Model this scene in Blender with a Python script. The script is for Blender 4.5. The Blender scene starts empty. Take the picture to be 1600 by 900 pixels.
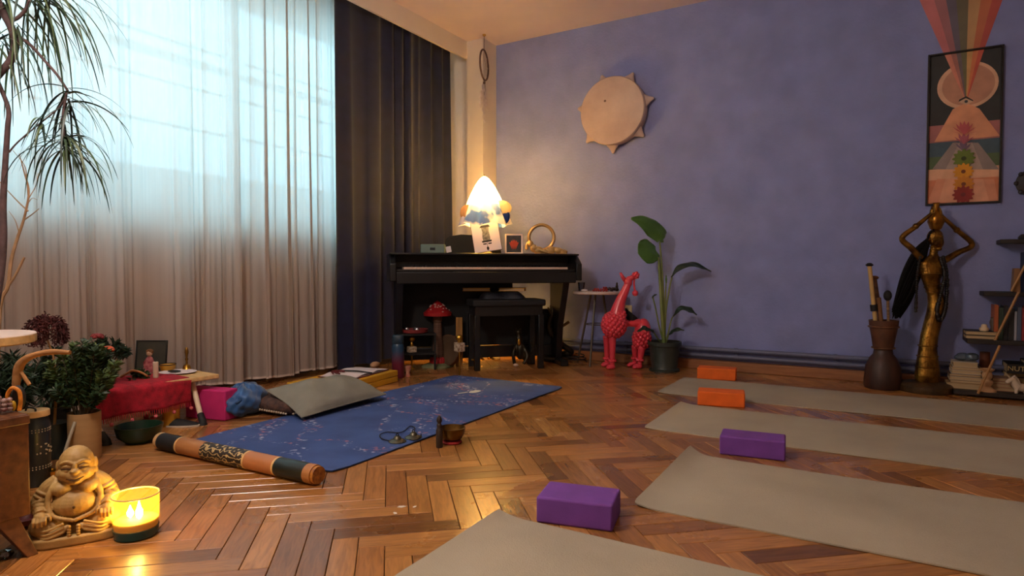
import bpy, bmesh, math, random
from mathutils import Vector, Matrix
R = random.Random(7)
scene = bpy.context.scene
col = scene.collection
# ------------------------------------------------------------------ camera
F = 985.0; CAMH = .75
TH = math.atan(F / 1670); PITCH = math.atan(29 / F)
CAM = Vector((3.027, -4.792, CAMH))
cd = bpy.data.cameras.new('camera'); cam = bpy.data.objects.new('camera', cd); col.objects.link(cam)
cd.sensor_width = 36; cd.lens = 36 * F / 1600; cd.clip_start = .02
cam.location = CAM; cam.rotation_euler = (math.pi / 2 - PITCH, 0, TH)
scene.camera = cam
# ------------------------------------------------------------------ sky, exposure
w = bpy.data.worlds.new('overcast_sky'); scene.world = w; w.use_nodes = True
bg = w.node_tree.nodes['Background']
bg.inputs[0].default_value = (.52, .82, 1.0, 1); bg.inputs[1].default_value = 2.9
vs = scene.view_settings
vs.view_transform = 'Standard'; vs.look = 'None'; vs.gamma = 1; vs.exposure = 1.45; vs.use_curve_mapping = False
LAMP_W = 56.0; CANDLE_W = .42; FILL_E = 28.0
# ------------------------------------------------------------------ measuring helpers
FW = Vector((-math.sin(TH) * math.cos(PITCH), math.cos(TH) * math.cos(PITCH), -math.sin(PITCH)))
RT = Vector((math.cos(TH), math.sin(TH), 0)); UP = RT.cross(FW)
def ray(px, py): return FW + RT * ((px - 800) / F) + UP * ((450 - py) / F)
def G(px, py, z=0.):
    d = ray(px, py); return CAM + d * ((z - CAM.z) / d.z)
def PX(px, py, x):
    d = ray(px, py); return CAM + d * ((x - CAM.x) / d.x)
def PY(px, py, y):
    d = ray(px, py); return CAM + d * ((y - CAM.y) / d.y)
def D(px, py, Z): return CAM + ray(px, py) * Z
def pix(p):
    d = Vector(p) - CAM; z = d.dot(FW)
    return 800 + F * d.dot(RT) / z, 450 - F * d.dot(UP) / z, z
class Fr:
    """a thing's own frame: x to the right as seen in the photograph, y away, z up, origin at its base"""
    def __init__(s, px, py, z=0., Z=None, rz=0.):
        if Z is None: s.base = G(px, py, z)
        else:
            s.base = D(px, 421, Z); s.base.z = z
        s.Z = (s.base - CAM).dot(FW); s.s = s.Z / F; s.rz = TH + rz
        s.inv = (Matrix.Translation(s.base) @ Matrix.Rotation(s.rz, 4, 'Z')).inverted()
    def L(s, px, py, dy=0.): return s.inv @ D(px, py, s.Z + dy)
# ------------------------------------------------------------------ materials
def lin(c):
    r = []
    for v in c[:3]:
        v = v / 255.; r.append(v / 12.92 if v <= .04045 else ((v + .055) / 1.055) ** 2.4)
    return (r[0], r[1], r[2], 1)
MATS = {}
def M(name, c, rough=.6, metal=0, var=.15, vs=6, bump=0, bs=60, coat=0, sheen=0, c2=None, emit=0, spec=.5, sub=0, stretch=None, alpha=1):
    if name in MATS: return MATS[name]
    m = bpy.data.materials.new(name); m.use_nodes = True; nt = m.node_tree; N = nt.nodes; b = N['Principled BSDF']
    L = lin(c)
    b.inputs['Roughness'].default_value = rough; b.inputs['Metallic'].default_value = metal
    b.inputs['Specular IOR Level'].default_value = spec
    b.inputs['Coat Weight'].default_value = coat; b.inputs['Sheen Weight'].default_value = sheen
    tc = N.new('ShaderNodeTexCoord'); src = tc.outputs['Object']
    if stretch:
        mp = N.new('ShaderNodeMapping'); mp.inputs['Scale'].default_value = stretch
        nt.links.new(src, mp.inputs[0]); src = mp.outputs[0]
    n = N.new('ShaderNodeTexNoise'); n.inputs['Scale'].default_value = vs; n.inputs['Detail'].default_value = 5
    nt.links.new(src, n.inputs['Vector'])
    rp = N.new('ShaderNodeValToRGB'); rp.color_ramp.elements[0].position = .3; rp.color_ramp.elements[1].position = .7
    L2 = lin(c2) if c2 else tuple(v * (1 - 2 * var) for v in L[:3]) + (1,)
    rp.color_ramp.elements[0].color = L2
    rp.color_ramp.elements[1].color = L if c2 else tuple(min(1, v * (1 + var)) for v in L[:3]) + (1,)
    nt.links.new(n.outputs['Fac'], rp.inputs[0]); nt.links.new(rp.outputs[0], b.inputs['Base Color'])
    if bump:
        n2 = N.new('ShaderNodeTexNoise'); n2.inputs['Scale'].default_value = bs; n2.inputs['Detail'].default_value = 3
        nt.links.new(src, n2.inputs['Vector'])
        bp = N.new('ShaderNodeBump'); bp.inputs['Strength'].default_value = bump; bp.inputs['Distance'].default_value = .01
        nt.links.new(n2.outputs['Fac'], bp.inputs['Height']); nt.links.new(bp.outputs[0], b.inputs['Normal'])
    if emit:
        b.inputs['Emission Color'].default_value = L; b.inputs['Emission Strength'].default_value = emit
    if sub:
        b.inputs['Subsurface Weight'].default_value = sub; b.inputs['Subsurface Radius'].default_value = (.02, .012, .006)
    MATS[name] = m; return m
def glassy(name, tint, keep=.85, rough=.03):
    if name in MATS: return MATS[name]
    m = bpy.data.materials.new(name); m.use_nodes = True; nt = m.node_tree; N = nt.nodes; N.clear()
    o = N.new('ShaderNodeOutputMaterial'); mx = N.new('ShaderNodeMixShader'); t = N.new('ShaderNodeBsdfTransparent'); g = N.new('ShaderNodeBsdfGlossy')
    lw = N.new('ShaderNodeLayerWeight'); lw.inputs[0].default_value = 1 - keep
    t.inputs[0].default_value = lin(tint); g.inputs['Roughness'].default_value = rough
    nt.links.new(lw.outputs['Fresnel'], mx.inputs[0]); nt.links.new(t.outputs[0], mx.inputs[1]); nt.links.new(g.outputs[0], mx.inputs[2]); nt.links.new(mx.outputs[0], o.inputs[0])
    MATS[name] = m; return m
def cloth_thin(name, c, open_=.3, back=.5, stripes=0, var=.1, axis='Y', c2=None):
    """thin cloth that lets part of the light through: open weave + translucent threads"""
    if name in MATS: return MATS[name]
    m = bpy.data.materials.new(name); m.use_nodes = True; nt = m.node_tree; N = nt.nodes; N.clear()
    o = N.new('ShaderNodeOutputMaterial'); d = N.new('ShaderNodeBsdfDiffuse'); t = N.new('ShaderNodeBsdfTranslucent'); tr = N.new('ShaderNodeBsdfTransparent')
    m1 = N.new('ShaderNodeMixShader'); m2 = N.new('ShaderNodeMixShader'); m1.inputs[0].default_value = back
    L = lin(c)
    tc = N.new('ShaderNodeTexCoord')
    if c2:
        nz = N.new('ShaderNodeTexNoise'); nz.inputs['Scale'].default_value = 7; nt.links.new(tc.outputs['Object'], nz.inputs['Vector'])
        cr = N.new('ShaderNodeValToRGB'); cr.color_ramp.elements[0].position = .45; cr.color_ramp.elements[1].position = .58
        cr.color_ramp.elements[0].color = L; cr.color_ramp.elements[1].color = lin(c2)
        nt.links.new(nz.outputs['Fac'], cr.inputs[0]); nt.links.new(cr.outputs[0], d.inputs[0]); nt.links.new(cr.outputs[0], t.inputs[0])
    else:
        d.inputs[0].default_value = L; t.inputs[0].default_value = L
    nt.links.new(d.outputs[0], m1.inputs[1]); nt.links.new(t.outputs[0], m1.inputs[2])
    if stripes:
        mp = N.new('ShaderNodeMapping'); mp.inputs['Scale'].default_value = (0, stripes, .6)
        nz = N.new('ShaderNodeTexNoise'); nz.inputs['Scale'].default_value = 1; nz.inputs['Detail'].default_value = 3
        nt.links.new(tc.outputs['Object'], mp.inputs[0]); nt.links.new(mp.outputs[0], nz.inputs['Vector'])
        mr = N.new('ShaderNodeMapRange'); mr.inputs['From Min'].default_value = .3; mr.inputs['From Max'].default_value = .7
        mr.inputs['To Min'].default_value = 1 - open_ - var; mr.inputs['To Max'].default_value = min(1, 1 - open_ + var)
        nt.links.new(nz.outputs['Fac'], mr.inputs[0]); nt.links.new(mr.outputs[0], m2.inputs[0])
    else: m2.inputs[0].default_value = 1 - open_
    nt.links.new(tr.outputs[0], m2.inputs[1]); nt.links.new(m1.outputs[0], m2.inputs[2]); nt.links.new(m2.outputs[0], o.inputs[0])
    MATS[name] = m; return m
# ------------------------------------------------------------------ mesh builder
class MB:
    def __init__(s): s.v = []; s.f = []
    def add(s, vs, fs, mat=None):
        o = len(s.v)
        s.v += [tuple(mat @ Vector(p)) if mat else tuple(p) for p in vs]
        s.f += [tuple(i + o for i in f) for f in fs]; return s
    def box(s, c, d, rot=None, taper=1.):
        x, y, z = d[0] / 2, d[1] / 2, d[2] / 2; t = taper
        vs = [(-x, -y, -z), (x, -y, -z), (x, y, -z), (-x, y, -z), (-x * t, -y * t, z), (x * t, -y * t, z), (x * t, y * t, z), (-x * t, y * t, z)]
        m = Matrix.Translation(Vector(c))
        if rot: m = m @ (rot if isinstance(rot, Matrix) else Matrix.Rotation(rot, 4, 'Z'))
        return s.add(vs, [(3, 2, 1, 0), (4, 5, 6, 7), (0, 1, 5, 4), (1, 2, 6, 5), (2, 3, 7, 6), (3, 0, 4, 7)], m)
    def lathe(s, prof, n=28, c=(0, 0, 0), mat=None, wob=None):
        vs = []; fs = []
        for k, (r, z) in enumerate(prof):
            for i in range(n):
                a = 2 * math.pi * i / n; rr = r * (wob(a, k) if wob else 1)
                vs.append((c[0] + rr * math.cos(a), c[1] + rr * math.sin(a), c[2] + z))
        for k in range(len(prof) - 1):
            for i in range(n):
                j = (i + 1) % n; fs.append((k * n + i, k * n + j, (k + 1) * n + j, (k + 1) * n + i))
        if prof[0][0] > 1e-5: fs.append(tuple(range(n - 1, -1, -1)))
        if prof[-1][0] > 1e-5: fs.append(tuple((len(prof) - 1) * n + i for i in range(n)))
        return s.add(vs, fs, mat)
    def tube(s, pts, r, n=8, closed=False, flat=1.):
        P = [Vector(p) for p in pts]; K = len(P); rr = r if isinstance(r, (list, tuple)) else [r] * K
        vs = []; fs = []; nx = None
        for k in range(K):
            if closed: t = P[(k + 1) % K] - P[k - 1]
            else: t = P[min(k + 1, K - 1)] - P[max(k - 1, 0)]
            if t.length < 1e-9: t = Vector((0, 0, 1))
            t.normalize()
            if nx is None:
                nx = t.cross(Vector((0, 1, 0)));
                if nx.length < .1: nx = t.cross(Vector((1, 0, 0)))
            nx = (nx - t * nx.dot(t)).normalized(); by = t.cross(nx)
            for i in range(n):
                a = 2 * math.pi * i / n; q = P[k] + nx * (math.cos(a) * rr[k]) + by * (math.sin(a) * rr[k] * flat); vs.append(q)
        for k in range(K if closed else K - 1):
            for i in range(n):
                j = (i + 1) % n; k2 = (k + 1) % K; fs.append((k * n + i, k * n + j, k2 * n + j, k2 * n + i))
        if not closed: fs += [tuple(range(n - 1, -1, -1)), tuple((K - 1) * n + i for i in range(n))]
        return s.add(vs, fs)
    def ell(s, c, r, n=16, m=10, rot=None):
        if not isinstance(r, (tuple, list)): r = (r, r, r)
        vs = [(0, 0, -r[2])]; fs = []
        for k in range(1, m):
            a = -math.pi / 2 + math.pi * k / m
            for i in range(n):
                b = 2 * math.pi * i / n; vs.append((r[0] * math.cos(a) * math.cos(b), r[1] * math.cos(a) * math.sin(b), r[2] * math.sin(a)))
        vs.append((0, 0, r[2])); T = len(vs) - 1
        for i in range(n):
            j = (i + 1) % n; fs.append((0, 1 + j, 1 + i)); fs.append((T, T - n + i, T - n + j))
        for k in range(m - 2):
            for i in range(n):
                j = (i + 1) % n; fs.append((1 + k * n + i, 1 + k * n + j, 1 + (k + 1) * n + j, 1 + (k + 1) * n + i))
        mt = Matrix.Translation(Vector(c))
        if rot: mt = mt @ rot
        return s.add(vs, fs, mt)
    def prism(s, poly, d, mat=None):
        """polygon in x-z, thickness d along y (front face at y=0, back at y=d)"""
        n = len(poly)
        vs = [(p[0], 0, p[1]) for p in poly] + [(p[0], d, p[1]) for p in poly]
        fs = [tuple(range(n)), tuple(range(2 * n - 1, n - 1, -1))] + [(i, i + n, (i + 1) % n + n, (i + 1) % n) for i in range(n)]
        return s.add(vs, fs, mat)
    def slab(s, poly, z0, z1):
        n = len(poly)
        vs = [(p[0], p[1], z0) for p in poly] + [(p[0], p[1], z1) for p in poly]
        return s.add(vs, [tuple(range(n - 1, -1, -1)), tuple(range(n, 2 * n))] + [(i, (i + 1) % n, (i + 1) % n + n, i + n) for i in range(n)])
    def torus(s, c, R_, r, n=28, m=8, mat=None, sy=1.):
        pts = []
        for i in range(n):
            a = 2 * math.pi * i / n; p = Vector((R_ * math.cos(a), R_ * sy * math.sin(a), 0))
            if mat: p = mat @ p
            pts.append(p + Vector(c))
        return s.tube(pts, r, m, closed=True)
    def grid(s, fn, nu, nv, close=False):
        vs = [fn(i / nu, j / nv) for j in range(nv + 1) for i in range(nu + 1)]
        fs = [(j * (nu + 1) + i, j * (nu + 1) + i + 1, (j + 1) * (nu + 1) + i + 1, (j + 1) * (nu + 1) + i) for j in range(nv) for i in range(nu)]
        return s.add(vs, fs)
    def mesh(s, name, smooth=40):
        me = bpy.data.meshes.new(name); me.from_pydata(s.v, [], s.f); me.validate()
        b = bmesh.new(); b.from_mesh(me); bmesh.ops.recalc_face_normals(b, faces=b.faces); b.to_mesh(me); b.free()
        if smooth:
            me.shade_smooth()
            if smooth < 180: me.set_sharp_from_angle(angle=math.radians(smooth))
        return me
    def build(s, name, mat, parent=None, loc=None, rz=0, smooth=40, bevel=0, bseg=2, subd=0, remesh=0, solid=0, lap=0):
        me = s.mesh(name, smooth); me.materials.append(mat)
        o = bpy.data.objects.new(name, me); col.objects.link(o)
        if parent: o.parent = parent
        if loc is not None: o.location = loc
        if rz: o.rotation_euler.z = rz
        if solid:
            q = o.modifiers.new('solid', 'SOLIDIFY'); q.thickness = solid; q.offset = 0
        if bevel:
            q = o.modifiers.new('bevel', 'BEVEL'); q.width = bevel; q.segments = bseg; q.limit_method = 'ANGLE'; q.angle_limit = math.radians(40)
        if remesh:
            q = o.modifiers.new('remesh', 'REMESH'); q.mode = 'VOXEL'; q.voxel_size = remesh; q.use_smooth_shade = True
            if lap:
                q = o.modifiers.new('smooth', 'SMOOTH'); q.factor = .5; q.iterations = lap
        if subd:
            q = o.modifiers.new('sub', 'SUBSURF'); q.levels = subd; q.render_levels = subd
        return o
def tag(o, label, cat, group=None, kind=None):
    o['label'] = label; o['category'] = cat
    if group: o['group'] = group
    if kind: o['kind'] = kind
    return o
def thing(name, label, cat, loc=(0, 0, 0), rz=0, group=None):
    o = bpy.data.objects.new(name, None); col.objects.link(o); o.empty_display_size = .05
    o.location = loc; o.rotation_euler.z = rz
    return tag(o, label, cat, group)
def struct(o, label=None, cat=None):
    o['kind'] = 'structure'
    if label: o['label'] = label; o['category'] = cat
    return o
def setlabel(o, l): o['label'] = l; return o
def copy_tree(o, parent=None):
    c = o.copy(); col.objects.link(c); c.parent = parent
    for ch in list(o.children): copy_tree(ch, c)
    return c
def circ(cx, cy, rx, ry=None, n=28, a0=0): 
    ry = ry or rx
    return [(cx + rx * math.cos(a0 + 2 * math.pi * i / n), cy + ry * math.sin(a0 + 2 * math.pi * i / n)) for i in range(n)]
def lerp(a, b, t): return a + (b - a) * t
def bez(p, n=12):
    """smooth curve through control points (Catmull-Rom)"""
    P = [Vector(q) for q in p]; P = [P[0] * 2 - P[1]] + P + [P[-1] * 2 - P[-2]]; out = []
    for k in range(1, len(P) - 2):
        for i in range(n):
            t = i / n; a, b, c, d = P[k - 1:k + 3]
            out.append(.5 * ((2 * b) + (c - a) * t + (2 * a - 5 * b + 4 * c - d) * t * t + (3 * b - a - 3 * c + d) * t ** 3))
    return out + [P[-2]]
def rads(pts, rr):
    n = len(pts); m = len(rr) - 1; out = []
    for i in range(n):
        t = i / (n - 1) * m; k = min(int(t), m - 1); out.append(lerp(rr[k], rr[k + 1], t - k))
    return out
def textmesh(body, name, mat, parent, mtx, size=.05, depth=.0004):
    cu = bpy.data.curves.new(name, 'FONT'); cu.body = body; cu.size = size; cu.extrude = depth; cu.align_x = 'LEFT'
    t = bpy.data.objects.new(name + '_curve', cu); col.objects.link(t)
    me = bpy.data.meshes.new_from_object(t.evaluated_get(bpy.context.evaluated_depsgraph_get()))
    bpy.data.objects.remove(t); bpy.data.curves.remove(cu)
    me.transform(mtx); me.materials.clear(); me.materials.append(mat)
    o = bpy.data.objects.new(name, me); col.objects.link(o); o.parent = parent; return o
WY = .06; CH = 2.757; XW = -.62; XR = 6.0; YB = -7.2
# ------------------------------------------------------------------ base materials
CREAM = M('cream_paint', (226, 214, 200), .85, var=.03, vs=3, bump=.08, bs=90)
WHITE = M('white_ceiling_paint', (232, 214, 216), .9, var=.03, vs=2, bump=.05, bs=80)
BLUEW = M('periwinkle_wall_paint', (134, 143, 196), .75, var=.06, vs=5, bump=.25, bs=55)
BLACK = M('black_satin', (16, 16, 18), .38, var=.2, vs=5)
BLACKM = M('black_matt', (20, 20, 21), .7, var=.2, vs=5)
METAL = M('grey_metal', (90, 88, 84), .4, 1, var=.1)
BRASS = M('brass', (196, 150, 62), .3, 1, var=.2, vs=20)
GOLDY = M('old_gold', (172, 124, 48), .36, .9, c2=(70, 46, 18), vs=16, bump=.3, bs=90)
WOODL = M('pale_birch', (214, 176, 116), .5, var=.12, vs=6, stretch=(1, 8, 8))
WOODB = M('brown_walnut', (112, 68, 36), .42, c2=(70, 38, 18), vs=5, stretch=(1.2, 9, 9))
REDC = M('red_cloth', (176, 22, 44), .9, var=.25, vs=30, bump=.4, bs=200)
PAPER = M('paper', (222, 208, 206), .85, var=.03, vs=10)
PAGES = M('book_pages', (206, 182, 140), .9, c2=(150, 122, 84), vs=1, stretch=(1, 1, 420))
GREENL = M('leaf_green', (62, 92, 44), .5, var=.3, vs=9)
def floor_mat(name, island):
    m = bpy.data.materials.new(name); m.use_nodes = True; nt = m.node_tree; N = nt.nodes; b = N['Principled BSDF']; K = nt.links.new
    if island: rnd = N.new('ShaderNodeNewGeometry').outputs['Random Per Island']
    else: rnd = N.new('ShaderNodeObjectInfo').outputs['Random']
    uv = N.new('ShaderNodeUVMap'); uv.uv_map = 'UVMap'
    mul = N.new('ShaderNodeVectorMath'); mul.operation = 'MULTIPLY_ADD'; mul.inputs[1].default_value = (3.0, 26, 1)
    cb = N.new('ShaderNodeCombineXYZ'); s1 = N.new('ShaderNodeMath'); s1.operation = 'MULTIPLY'; s1.inputs[1].default_value = 91.7
    K(rnd, s1.inputs[0]); K(s1.outputs[0], cb.inputs[0]); K(s1.outputs[0], cb.inputs[1]); K(s1.outputs[0], cb.inputs[2])
    K(uv.outputs[0], mul.inputs[0]); K(cb.outputs[0], mul.inputs[2])
    n = N.new('ShaderNodeTexNoise'); n.inputs['Scale'].default_value = 3.2; n.inputs['Detail'].default_value = 7; n.inputs['Distortion'].default_value = .9; K(mul.outputs[0], n.inputs['Vector'])
    base = N.new('ShaderNodeValToRGB'); e = base.color_ramp.elements
    e[0].position = 0; e[0].color = lin((112, 72, 36)); e[1].position = 1; e[1].color = lin((196, 144, 82))
    for p, c in ((.12, (140, 92, 46)), (.4, (164, 114, 60)), (.7, (180, 126, 68)), (.88, (148, 96, 50))):
        q = base.color_ramp.elements.new(p); q.color = lin(c)
    K(rnd, base.inputs[0])
    gr = N.new('ShaderNodeValToRGB'); gr.color_ramp.elements[0].position = .3; gr.color_ramp.elements[0].color = (.55, .47, .4, 1); gr.color_ramp.elements[1].position = .62; gr.color_ramp.elements[1].color = (1.08, 1.05, 1, 1)
    K(n.outputs['Fac'], gr.inputs[0])
    mx = N.new('ShaderNodeMix'); mx.data_type = 'RGBA'; mx.blend_type = 'MULTIPLY'; mx.inputs[0].default_value = .8
    K(base.outputs[0], mx.inputs[6]); K(gr.outputs[0], mx.inputs[7]); K(mx.outputs[2], b.inputs['Base Color'])
    tc = N.new('ShaderNodeNewGeometry'); n3 = N.new('ShaderNodeTexNoise'); n3.inputs['Scale'].default_value = 2.2; n3.inputs['Detail'].default_value = 6; K(tc.outputs['Position'], n3.inputs['Vector'])
    mr = N.new('ShaderNodeMapRange'); mr.inputs['From Min'].default_value = .3; mr.inputs['From Max'].default_value = .7; mr.inputs['To Min'].default_value = .2; mr.inputs['To Max'].default_value = .42
    K(n3.outputs['Fac'], mr.inputs[0]); K(mr.outputs[0], b.inputs['Roughness'])
    bp = N.new('ShaderNodeBump'); bp.inputs['Strength'].default_value = .12; bp.inputs['Distance'].default_value = .004; K(n.outputs['Fac'], bp.inputs['Height']); K(bp.outputs[0], b.inputs['Normal'])
    b.inputs['Coat Weight'].default_value = .25; b.inputs['Coat Roughness'].default_value = .15
    return m
FLOORM = floor_mat('oiled_oak_plank', False); FLOORI = floor_mat('oiled_oak_plank_far', True)
# ------------------------------------------------------------------ room shell
fl = struct(MB().box(((XW + XR) / 2, (YB + WY) / 2, -.062), (XR - XW + .6, WY - YB + .6, .1)).build('floor', M('plank_joint_dark', (46, 24, 12), .8)))
fl['label'] = 'worn brown oak herringbone parquet floor'
PLW, PLL = .0715, .3575
MATRECT = [(.45, 1.27, -3.12, -1.22), (1.9, 3.7, -1.03, -.47), (2.1, 3.7, -1.9, -1.34), (2.4, 4.1, -2.87, -2.27), (2.05, 3.8, -3.8, -3.2)]
def plank_mb():
    g = .0011; x, y = PLL / 2 - g, PLW / 2 - g; b = .0012
    m = MB()
    m.add([(-x, -y, -.012), (x, -y, -.012), (x, y, -.012), (-x, y, -.012), (-x, -y, -b), (x, -y, -b), (x, y, -b), (-x, y, -b), (-x + b, -y + b, 0), (x - b, -y + b, 0), (x - b, y - b, 0), (-x + b, y - b, 0)],
          [(8, 9, 10, 11)] + [(i, (i + 1) % 4, (i + 1) % 4 + 4, i + 4) for i in range(4)] + [(i + 4, (i + 1) % 4 + 4, (i + 1) % 4 + 8, i + 8) for i in range(4)])
    return m
def add_uv(me, fn):
    uv = me.uv_layers.new(name='UVMap')
    for lo in me.loops: uv.data[lo.index].uv = fn(me.vertices[lo.vertex_index].co)
pm = plank_mb(); pme = pm.mesh('plank', 0); add_uv(pme, lambda c: (c.x, c.y)); pme.materials.append(FLOORM)
ua = math.radians(41.5); U = Vector((math.cos(ua), math.sin(ua), 0)); V = Vector((math.sin(ua), -math.cos(ua), 0))
planks = []
for i in range(-120, 121):
    for j in range(-22, 23):
        ox = i * PLW + j * PLL; oy = i * PLW - j * PLL
        for h in (0, 1):
            u, v = (ox + PLL / 2, oy + PLW / 2) if h == 0 else (ox + PLL + PLW / 2, oy + PLW - PLL / 2)
            p = U * u + V * v + Vector((1.8, -3.0, 0))
            if XW - .1 < p.x < XR and YB < p.y < WY + .1: planks.append((p, 0 if h == 0 else 1))
def vis(p):
    d = p - CAM
    if d.dot(FW) < .6: return 99
    a, b, z = pix(p)
    if not (-20 < a < 1620 and b < 925): return 50 + z
    if any(r[0] < p.x < r[1] and r[2] < p.y < r[3] for r in MATRECT): return 40 + z
    if p.x < -.3: return 45 + z
    return z
planks.sort(key=lambda q: vis(q[0]))
rest = MB(); ruv = []
for k, (p, h) in enumerate(planks):
    dirv = U if h == 0 else V; a = math.atan2(dirv.y, dirv.x); dz = R.uniform(-.0004, 0)
    if k < 300:
        o = bpy.data.objects.new('plank', pme); col.objects.link(o); o.parent = fl; o.location = (p.x, p.y, dz); o.rotation_euler.z = a + (math.pi if R.random() < .5 else 0)
    else:
        rest.add(pm.v, pm.f, Matrix.Translation(p + Vector((0, 0, dz))) @ Matrix.Rotation(a, 4, 'Z')); ruv += [(v[0], v[1]) for v in pm.v]
rme = bpy.data.meshes.new('far_planks'); rme.from_pydata(rest.v, [], rest.f); rme.materials.append(FLOORI)
uvl = rme.uv_layers.new(name='UVMap')
vi = [0] * len(rme.loops); rme.loops.foreach_get('vertex_index', vi); uvl.data.foreach_set('uv', [c for i in vi for c in ruv[i]])
ro = bpy.data.objects.new('far_planks', rme); col.objects.link(ro); ro.parent = fl; ro['kind'] = 'stuff'
struct(MB().box(((XW + XR) / 2, (YB + WY) / 2, CH + .05), (XR - XW + .6, WY - YB + .6, .1)).build('ceiling', WHITE, smooth=0))
struct(MB().box((XR / 2, WY + .1, CH / 2), (XR, .2, CH)).build('wall_back', BLUEW, smooth=0), 'periwinkle blue painted wall behind the drum', 'wall')
struct(MB().box((XR + .1, (YB + WY) / 2, CH / 2), (.2, WY - YB, CH)).build('wall_right', CREAM, smooth=0))
struct(MB().box(((XW + XR) / 2, YB - .1, CH / 2), (XR - XW, .2, CH)).build('wall_front', CREAM, smooth=0))
struct(MB().box(((XW) / 2 - .085, WY / 2 + .05, CH / 2), (-XW - .17, .3, CH)).build('wall_corner', CREAM, smooth=0))
struct(MB().box((-.085, (WY - .157) / 2 + .05, CH / 2), (.17, WY + .157 + .1, CH)).build('trim_1', CREAM, smooth=0), 'cream painted corner column beside blue wall', 'column')
# window wall with an opening
WY0, WY1, WZ0, WZ1 = -4.9, -.95, 1.04, 2.6
wl = MB(); xc = XW - .14
wl.box((xc, (YB + WY) / 2, WZ0 / 2), (.28, WY - YB, WZ0)); wl.box((xc, (YB + WY) / 2, (WZ1 + CH) / 2), (.28, WY - YB, CH - WZ1))
wl.box((xc, (YB + WY0) / 2, (WZ0 + WZ1) / 2), (.28, WY0 - YB, WZ1 - WZ0)); wl.box((xc, (WY1 + WY) / 2, (WZ0 + WZ1) / 2), (.28, WY - WY1, WZ1 - WZ0))
struct(wl.build('wall_left', M('peach_plaster', (222, 184, 150), .85, var=.04, vs=3), smooth=0), 'peach plaster wall under the window behind sheer curtain', 'wall')
struct(MB().box((XW + .012, (YB - .95) / 2 - .0, .21), (.024, -.95 - YB, .42)).build('lower_band_left', M('dark_lower_band', (92, 66, 50), .6, var=.1), smooth=0, bevel=.004))  # dark brown band along the foot of the window wall
wf = M('window_frame_white', (214, 222, 228), .5, var=.03)
win = thing('window_1', 'wide white framed window behind the sheer curtain', 'window', (XW - .16, 0, 0)); win['kind'] = 'structure'
fr = MB()
for z in (WZ0 + .035, WZ1 - .035): fr.box((0, (WY0 + WY1) / 2, z), (.06, WY1 - WY0, .07))
for y in (WY0 + .03, WY1 - .03): fr.box((0, y, (WZ0 + WZ1) / 2), (.06, .06, WZ1 - WZ0))
fr.build('window_frame', wf, win, bevel=.006)
ys = [-4.0, -3.1, -2.05]
for y in ys: MB().box((0, y, (WZ0 + WZ1) / 2), (.06, .075, WZ1 - WZ0 - .14)).build('mullion', wf, win, bevel=.006)
MB().box((0, (WY0 + WY1) / 2, 2.06), (.05, WY1 - WY0 - .1, .045)).build('transom', wf, win, bevel=.005)
gm = glassy('window_glass', (240, 250, 252), .96)
yy = [WY0] + ys + [WY1]
for a, b in zip(yy[:-1], yy[1:]): MB().box((-.005, (a + b) / 2, (WZ0 + WZ1) / 2), (.006, b - a - .06, WZ1 - WZ0 - .1)).build('pane', gm, win, smooth=0)
struct(MB().box((XW - .06, (WY0 + WY1) / 2, WZ0 + .012), (.2, WY1 - WY0, .024)).build('trim_2', wf, bevel=.006), 'white window sill behind the sheer curtain', 'window sill')
# outside: parapet added to dim the lower panes, with railing above it
pa = thing('added_parapet', 'pale concrete parapet added to dim the lower window, with thin rails', 'parapet', (-2.1, -3, 0))
MB().box((0, 0, .72), (.18, 9, 1.7)).build('dimming_parapet', M('pale_concrete', (196, 206, 212), .9, var=.08), pa, smooth=0)
for z in (1.95, 2.3, 2.65): MB().tube([(0, -4.5, z), (0, 4.5, z)], .014, 6).build('rail', METAL, pa)
for k in range(10): MB().tube([(0, -4.5 + k, 1.5), (0, -4.5 + k, 2.7)], .014, 6).build('post', METAL, pa)
# pelmet
struct(MB().box((-.178, (YB - .157) / 2, (2.605 + CH) / 2), (.022, -.157 - YB, CH - 2.605)).build('trim_3', CREAM, smooth=0), 'cream pelmet board hiding the curtain rail', 'pelmet')
# baseboard, pipes
bb = struct(MB().box((2.9, .03, .035), (5.8, .06, .07)).build('baseboard_back', M('orange_pine', (156, 102, 62), .45, var=.15, vs=5, stretch=(1, 10, 10)), bevel=.004), 'orange pine baseboard along the blue wall', 'baseboard')
PIPE = M('blue_grey_pipe_paint', (96, 102, 132), .4, var=.08)
for k, z in enumerate((.152, .104)):
    pt = thing('heating_pipe', ('upper' if k == 0 else 'lower') + ' blue grey heating pipe running along the blue wall', 'pipe', (0, .024, z), group='heating pipes')
    MB().tube([(.05, 0, 0), (5.7, 0, 0)], .0165, 12).build('pipe_run', PIPE, pt)
    for x in (1.25, 2.1, 2.75, 3.5, 4.4):
        MB().tube([(x - .012, 0, 0), (x + .012, 0, 0)], .021, 12).box((x, .02, 0), (.02, .03, .012)).build('clip', PIPE, pt)
# ------------------------------------------------------------------ unseen pendant above the view, added as warm fill light for the room
cl = thing('added_fill_lamp', 'added round pendant globe above the view, fill light for the room', 'lamp', (1.4, -4.3, CH))
MB().lathe([(.07, -.03), (.07, 0)], 32).tube([(0, 0, -.03), (0, 0, -.4)], .006, 8).build('lamp_base', METAL, cl)
MB().ell((0, 0, -.56), (.19, .19, .17), 32, 20).build('fill_globe', M('fill_globe_glow', (255, 237, 222), .5, emit=FILL_E, var=0), cl)
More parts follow.
